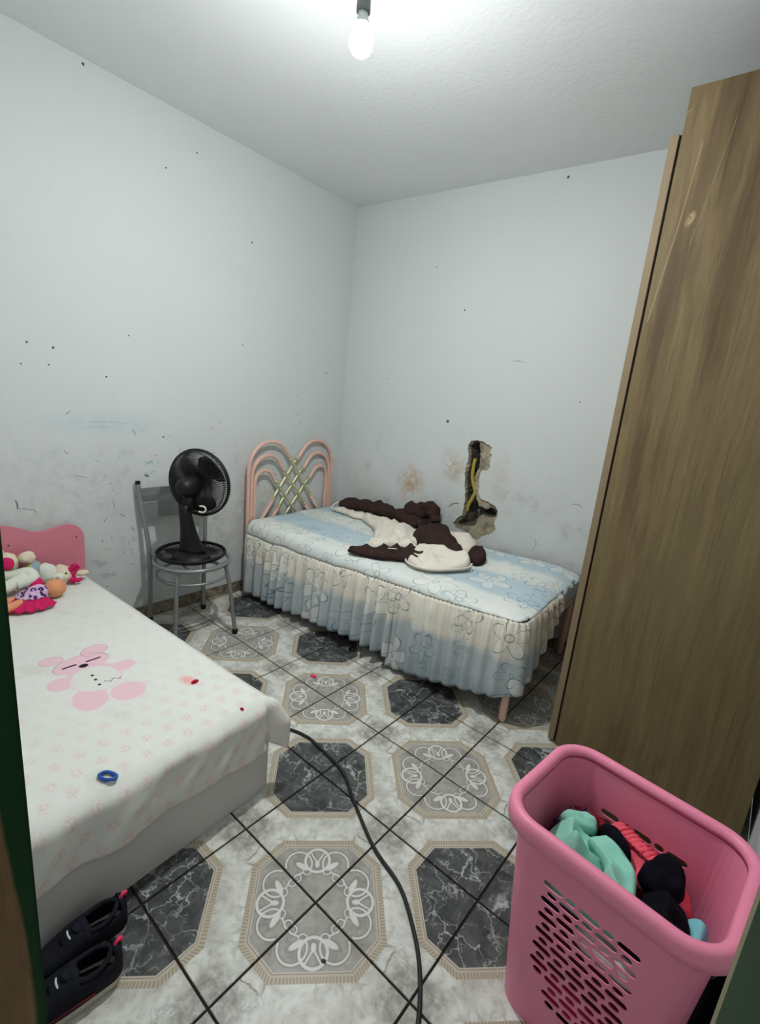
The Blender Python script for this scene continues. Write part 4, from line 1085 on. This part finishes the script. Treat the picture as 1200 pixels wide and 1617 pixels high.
lump('sleeve', [(.03, .03), (.04, .085), (.075, .105), (.105, .085), (.115, .04), (.09, .0), (.05, .0)], .43, .042, 'black_cloth', bg, 58, 10, .008, 22, 4, 5, ((1.2, 110, .008),))
lumpg('black_garment', 'small black cloth corner between the mint shirt and coral shorts', [(-.075, .075), (-.045, .09), (-.01, .07), (.012, .04), (-.02, .03), (-.06, .05)], .425, .042, 'black_cloth', 61, rings=8, wr=.004)
lumpg('aqua_garment', 'pale aqua garment tucked at the right end of the basket', [(.125, .02), (.150, .055), (.172, .03), (.168, -.045), (.150, -.07), (.145, -.02)], .385, .050, 'aqua_cloth', 59, wr=.012)
lumpg('glossy_bag', 'shiny burgundy patterned bag in the corner of the laundry basket', [(-.168, .02), (-.165, .085), (-.13, .125), (-.06, .130), (-.03, .105), (-.07, .07), (-.12, .04)], .378, .062, 'glossy_burgundy', 60, wr=.014, fr=25)

# ------------------------------------------------------------------ cable and litter on the floor
cb = tube('power_cable', catmull([(.60, -1.735, .006), (.95, -1.70, .006), (1.20, -1.60, .006), (1.316, -1.53, .006), (1.40, -1.505, .006), (1.468, -1.506, .006), (1.636, -1.531, .006), (1.768, -1.602, .006), (1.926, -1.682, .006), (2.059, -1.721, .006), (2.149, -1.779, .006), (2.225, -1.849, .006), (2.288, -1.941, .006), (2.33, -2.05, .006), (2.37, -2.25, .006), (2.38, -2.60, .006)], 8), .0058, 'cable_black', None, 8)
tag(cb, 'black power cable snaking over the patterned tiles from under the child bed', 'cable')
o = blob('hair_clip', (1.105, -1.195, .008), (.016, .009, .008), 'hot_pink', None, rz(.5), .004, 60, 3, 14, 10); tag(o, 'tiny hot pink hair clip on a dark tile near the floral bed', 'hair clip')
o = blob('floor_crumb', (2.04, -2.005, .004), (.007, .004, .004), 'dirt_speck', None, rz(.5), .002, 60, 3, 10, 8); tag(o, 'small dark crumb on the pale floor tile by the power cable', 'crumb')

# ------------------------------------------------------------------ scribbles and specks on the plaster
def ribbon(nm, pts, wdt, mat, parent, wall):
    P3 = catmull([(a, b, 0) for a, b in pts], 5); v = []; f = []
    for i, p in enumerate(P3):
        q = P3[min(i+1, len(P3)-1)]-P3[max(i-1, 0)]; nrm = Vector((-q.y, q.x, 0)).normalized()*wdt*(.6+.4*math.sin(PI*i/(len(P3)-1)))
        for s in (-1, 1):
            a, b = p.x+nrm.x*s, p.y+nrm.y*s
            v.append((.0007, a, b) if wall == 'l' else bw(a, b, -.0007))
    for i in range(len(P3)-1): f.append((2*i, 2*i+2, 2*i+3, 2*i+1) if wall == 'l' else (2*i, 2*i+1, 2*i+3, 2*i+2))
    return mesh(nm, v, f, mat, parent)
def st(y, z, dy, dz, w_, mat='pencil', bend=.06):
    bend = max(-.2, min(.2, bend)); w_ *= .75
    ribbon('pencil_mark', [(y, z), (y+dy*.5-dz*bend, z+dz*.5+dy*bend), (y+dy, z+dz)], w_, mat, wl, 'l')
st(-1.865, 1.158, .022, .018, .0022); st(-1.560, 1.092, .014, -.034, .003); st(-.445, 1.215, .004, -.025, .003, 'pencil_blue'); st(-.412, 1.155, -.003, -.018, .0022, 'pencil_blue')
st(-2.09, .765, .006, -.045, .005); st(-2.08, .722, .05, -.012, .002); st(-2.03, .715, .02, -.02, .002); st(-1.715, .825, .022, .024, .0022, 'crayon_pink')
for k in range(9):
    st(-1.52+random.uniform(0, .05), .84+random.choice((0, .06))+random.uniform(0, .02), random.uniform(.015, .035), random.uniform(-.015, .015), .004, 'crayon_teal')
for k in range(70):
    a_ = random.uniform(0, PI); l_ = random.uniform(.008, .03)
    st(random.choice((random.uniform(-2.15, -.1), random.uniform(-1.75, -1.0), random.uniform(-.85, -.3))), random.uniform(.2, .95)+random.choice((0, 0, .15)), l_*math.cos(a_), l_*math.sin(a_), random.uniform(.0012, .003), random.choice(('pencil', 'pencil', 'pencil', 'pencil_blue', 'crayon_pink')))
st(-1.365, .852, .03, .004, .005, 'crayon_pink'); st(-1.30, .95, .012, .04, .0018, 'pencil', .3); st(-1.28, .985, .045, -.035, .0018, 'pencil', -.4); st(-1.20, .985, .04, -.03, .0018, 'pencil', -.4)
for k in range(5): st(-1.49+k*.014, .812, .002, -.035, .0012, 'crayon_pink')
st(-.60, .945, .05, .022, .0025, 'crayon_pink'); st(-.80, .69, .03, -.03, .0025); st(-.78, .72, .04, .008, .003); st(-.70, .72, .004, -.04, .002)
st(-1.67, .72, .006, -.05, .002); st(-1.64, .64, .03, -.02, .003); st(-1.72, .60, .02, .03, .0025); st(-1.58, .56, .015, -.03, .003); st(-1.85, .86, .06, -.012, .0018); st(-1.36, 1.06, .004, -.016, .002)
st(-.47, 1.33, .02, -.01, .0015, 'pencil_blue'); st(-.95, .98, .04, .02, .0015); st(-1.05, 1.12, .02, .03, .0012); st(-1.78, 1.125, .2, -.004, .002, 'crayon_teal', .02); st(-1.82, 1.095, .16, .006, .0018, 'crayon_teal', .02)
def spk(y, z, r, wall='l'):
    pts = [(math.cos(a*PI/4)*r*random.uniform(.7, 1.2), math.sin(a*PI/4)*r*random.uniform(.7, 1.2)) for a in range(8)]
    v = [((.0008, y+p, z+q) if wall == 'l' else bw(y+p, z+q, -.0008)) for p, q in pts]
    mesh('paint_speck', v, [tuple(range(8)) if wall == 'l' else tuple(range(8))[::-1]], 'dirt_speck', wl if wall == 'l' else wb)
for y, z, r in ((-1.999, 1.468, .005), (-1.899, 1.457, .006), (-2.026, 1.374, .004), (-1.921, 1.38, .004), (-1.677, 1.348, .005), (-1.395, 1.049, .005), (-1.364, 2.372, .005), (-.853, 2.175, .006), (-1.565, 1.557, .004), (-1.2, 2.5, .005), (-.9, 1.6, .004), (-.2, 1.5, .006), (-1.72, 2.63, .007)): spk(y, z, r)
for x, z, r in ((.916, 1.261, .011), (.939, 1.939, .005), (1.72, 1.45, .004), (.4, 1.5, .004), (1.45, 2.58, .007), (.7, 2.2, .004)): spk(x, z, r, 'b')
for pts, w_, mat in (([(1.30, 1.65), (1.34, 1.652), (1.37, 1.645)], .0014, 'pencil'), ([(1.78, .885), (1.81, .895), (1.835, .88)], .002, 'pencil'), ([(1.60, .56), (1.62, .60), (1.61, .64)], .0016, 'pencil'), ([(1.0, .70), (1.04, .735), (1.08, .745)], .003, 'dirt_speck')):
    ribbon('pencil_mark', pts, w_, mat, wb, 'b')
# ------------------------------------------------------------------ dark filler shape added in the gap between basket and side wall
dbg = thing('dark_filler', 'dark navy filler shape added between the pink basket and the side wall', 'bag', (2.797, -1.50, .001))
tube('filler_body', catmull([(.0, 0, 0), (0, 0, .03), (0, 0, .16), (0, 0, .30), (.004, .0, .38), (.008, .0, .41)], 6), [.030, .034, .034, .030, .022, .010], 'navy_cloth', dbg, 24, False, [.20, .22, .22, .20, .15, .06], (0, 1, 0), .006, 4)
tube('pale_strip', catmull([(-.030, -.12, .36), (-.036, -.10, .28), (-.040, -.04, .22), (-.038, .03, .24)], 6), .004, 'socket_grey', dbg, 8, False, .010)  # pale strip added across the dark filler
bd = thing('loose_board', 'dark board with a pale top edge standing behind the pink basket', 'board', (2.555, -1.425, .001), math.radians(-6.5))
box('panel', (-.13, -.006, 0), (.135, .006, .490), 'wardrobe_wood', bd, .001); box('pale_edge', (-.128, -.006, .4905), (.133, .006, .498), 'white_tag', bd, .001)
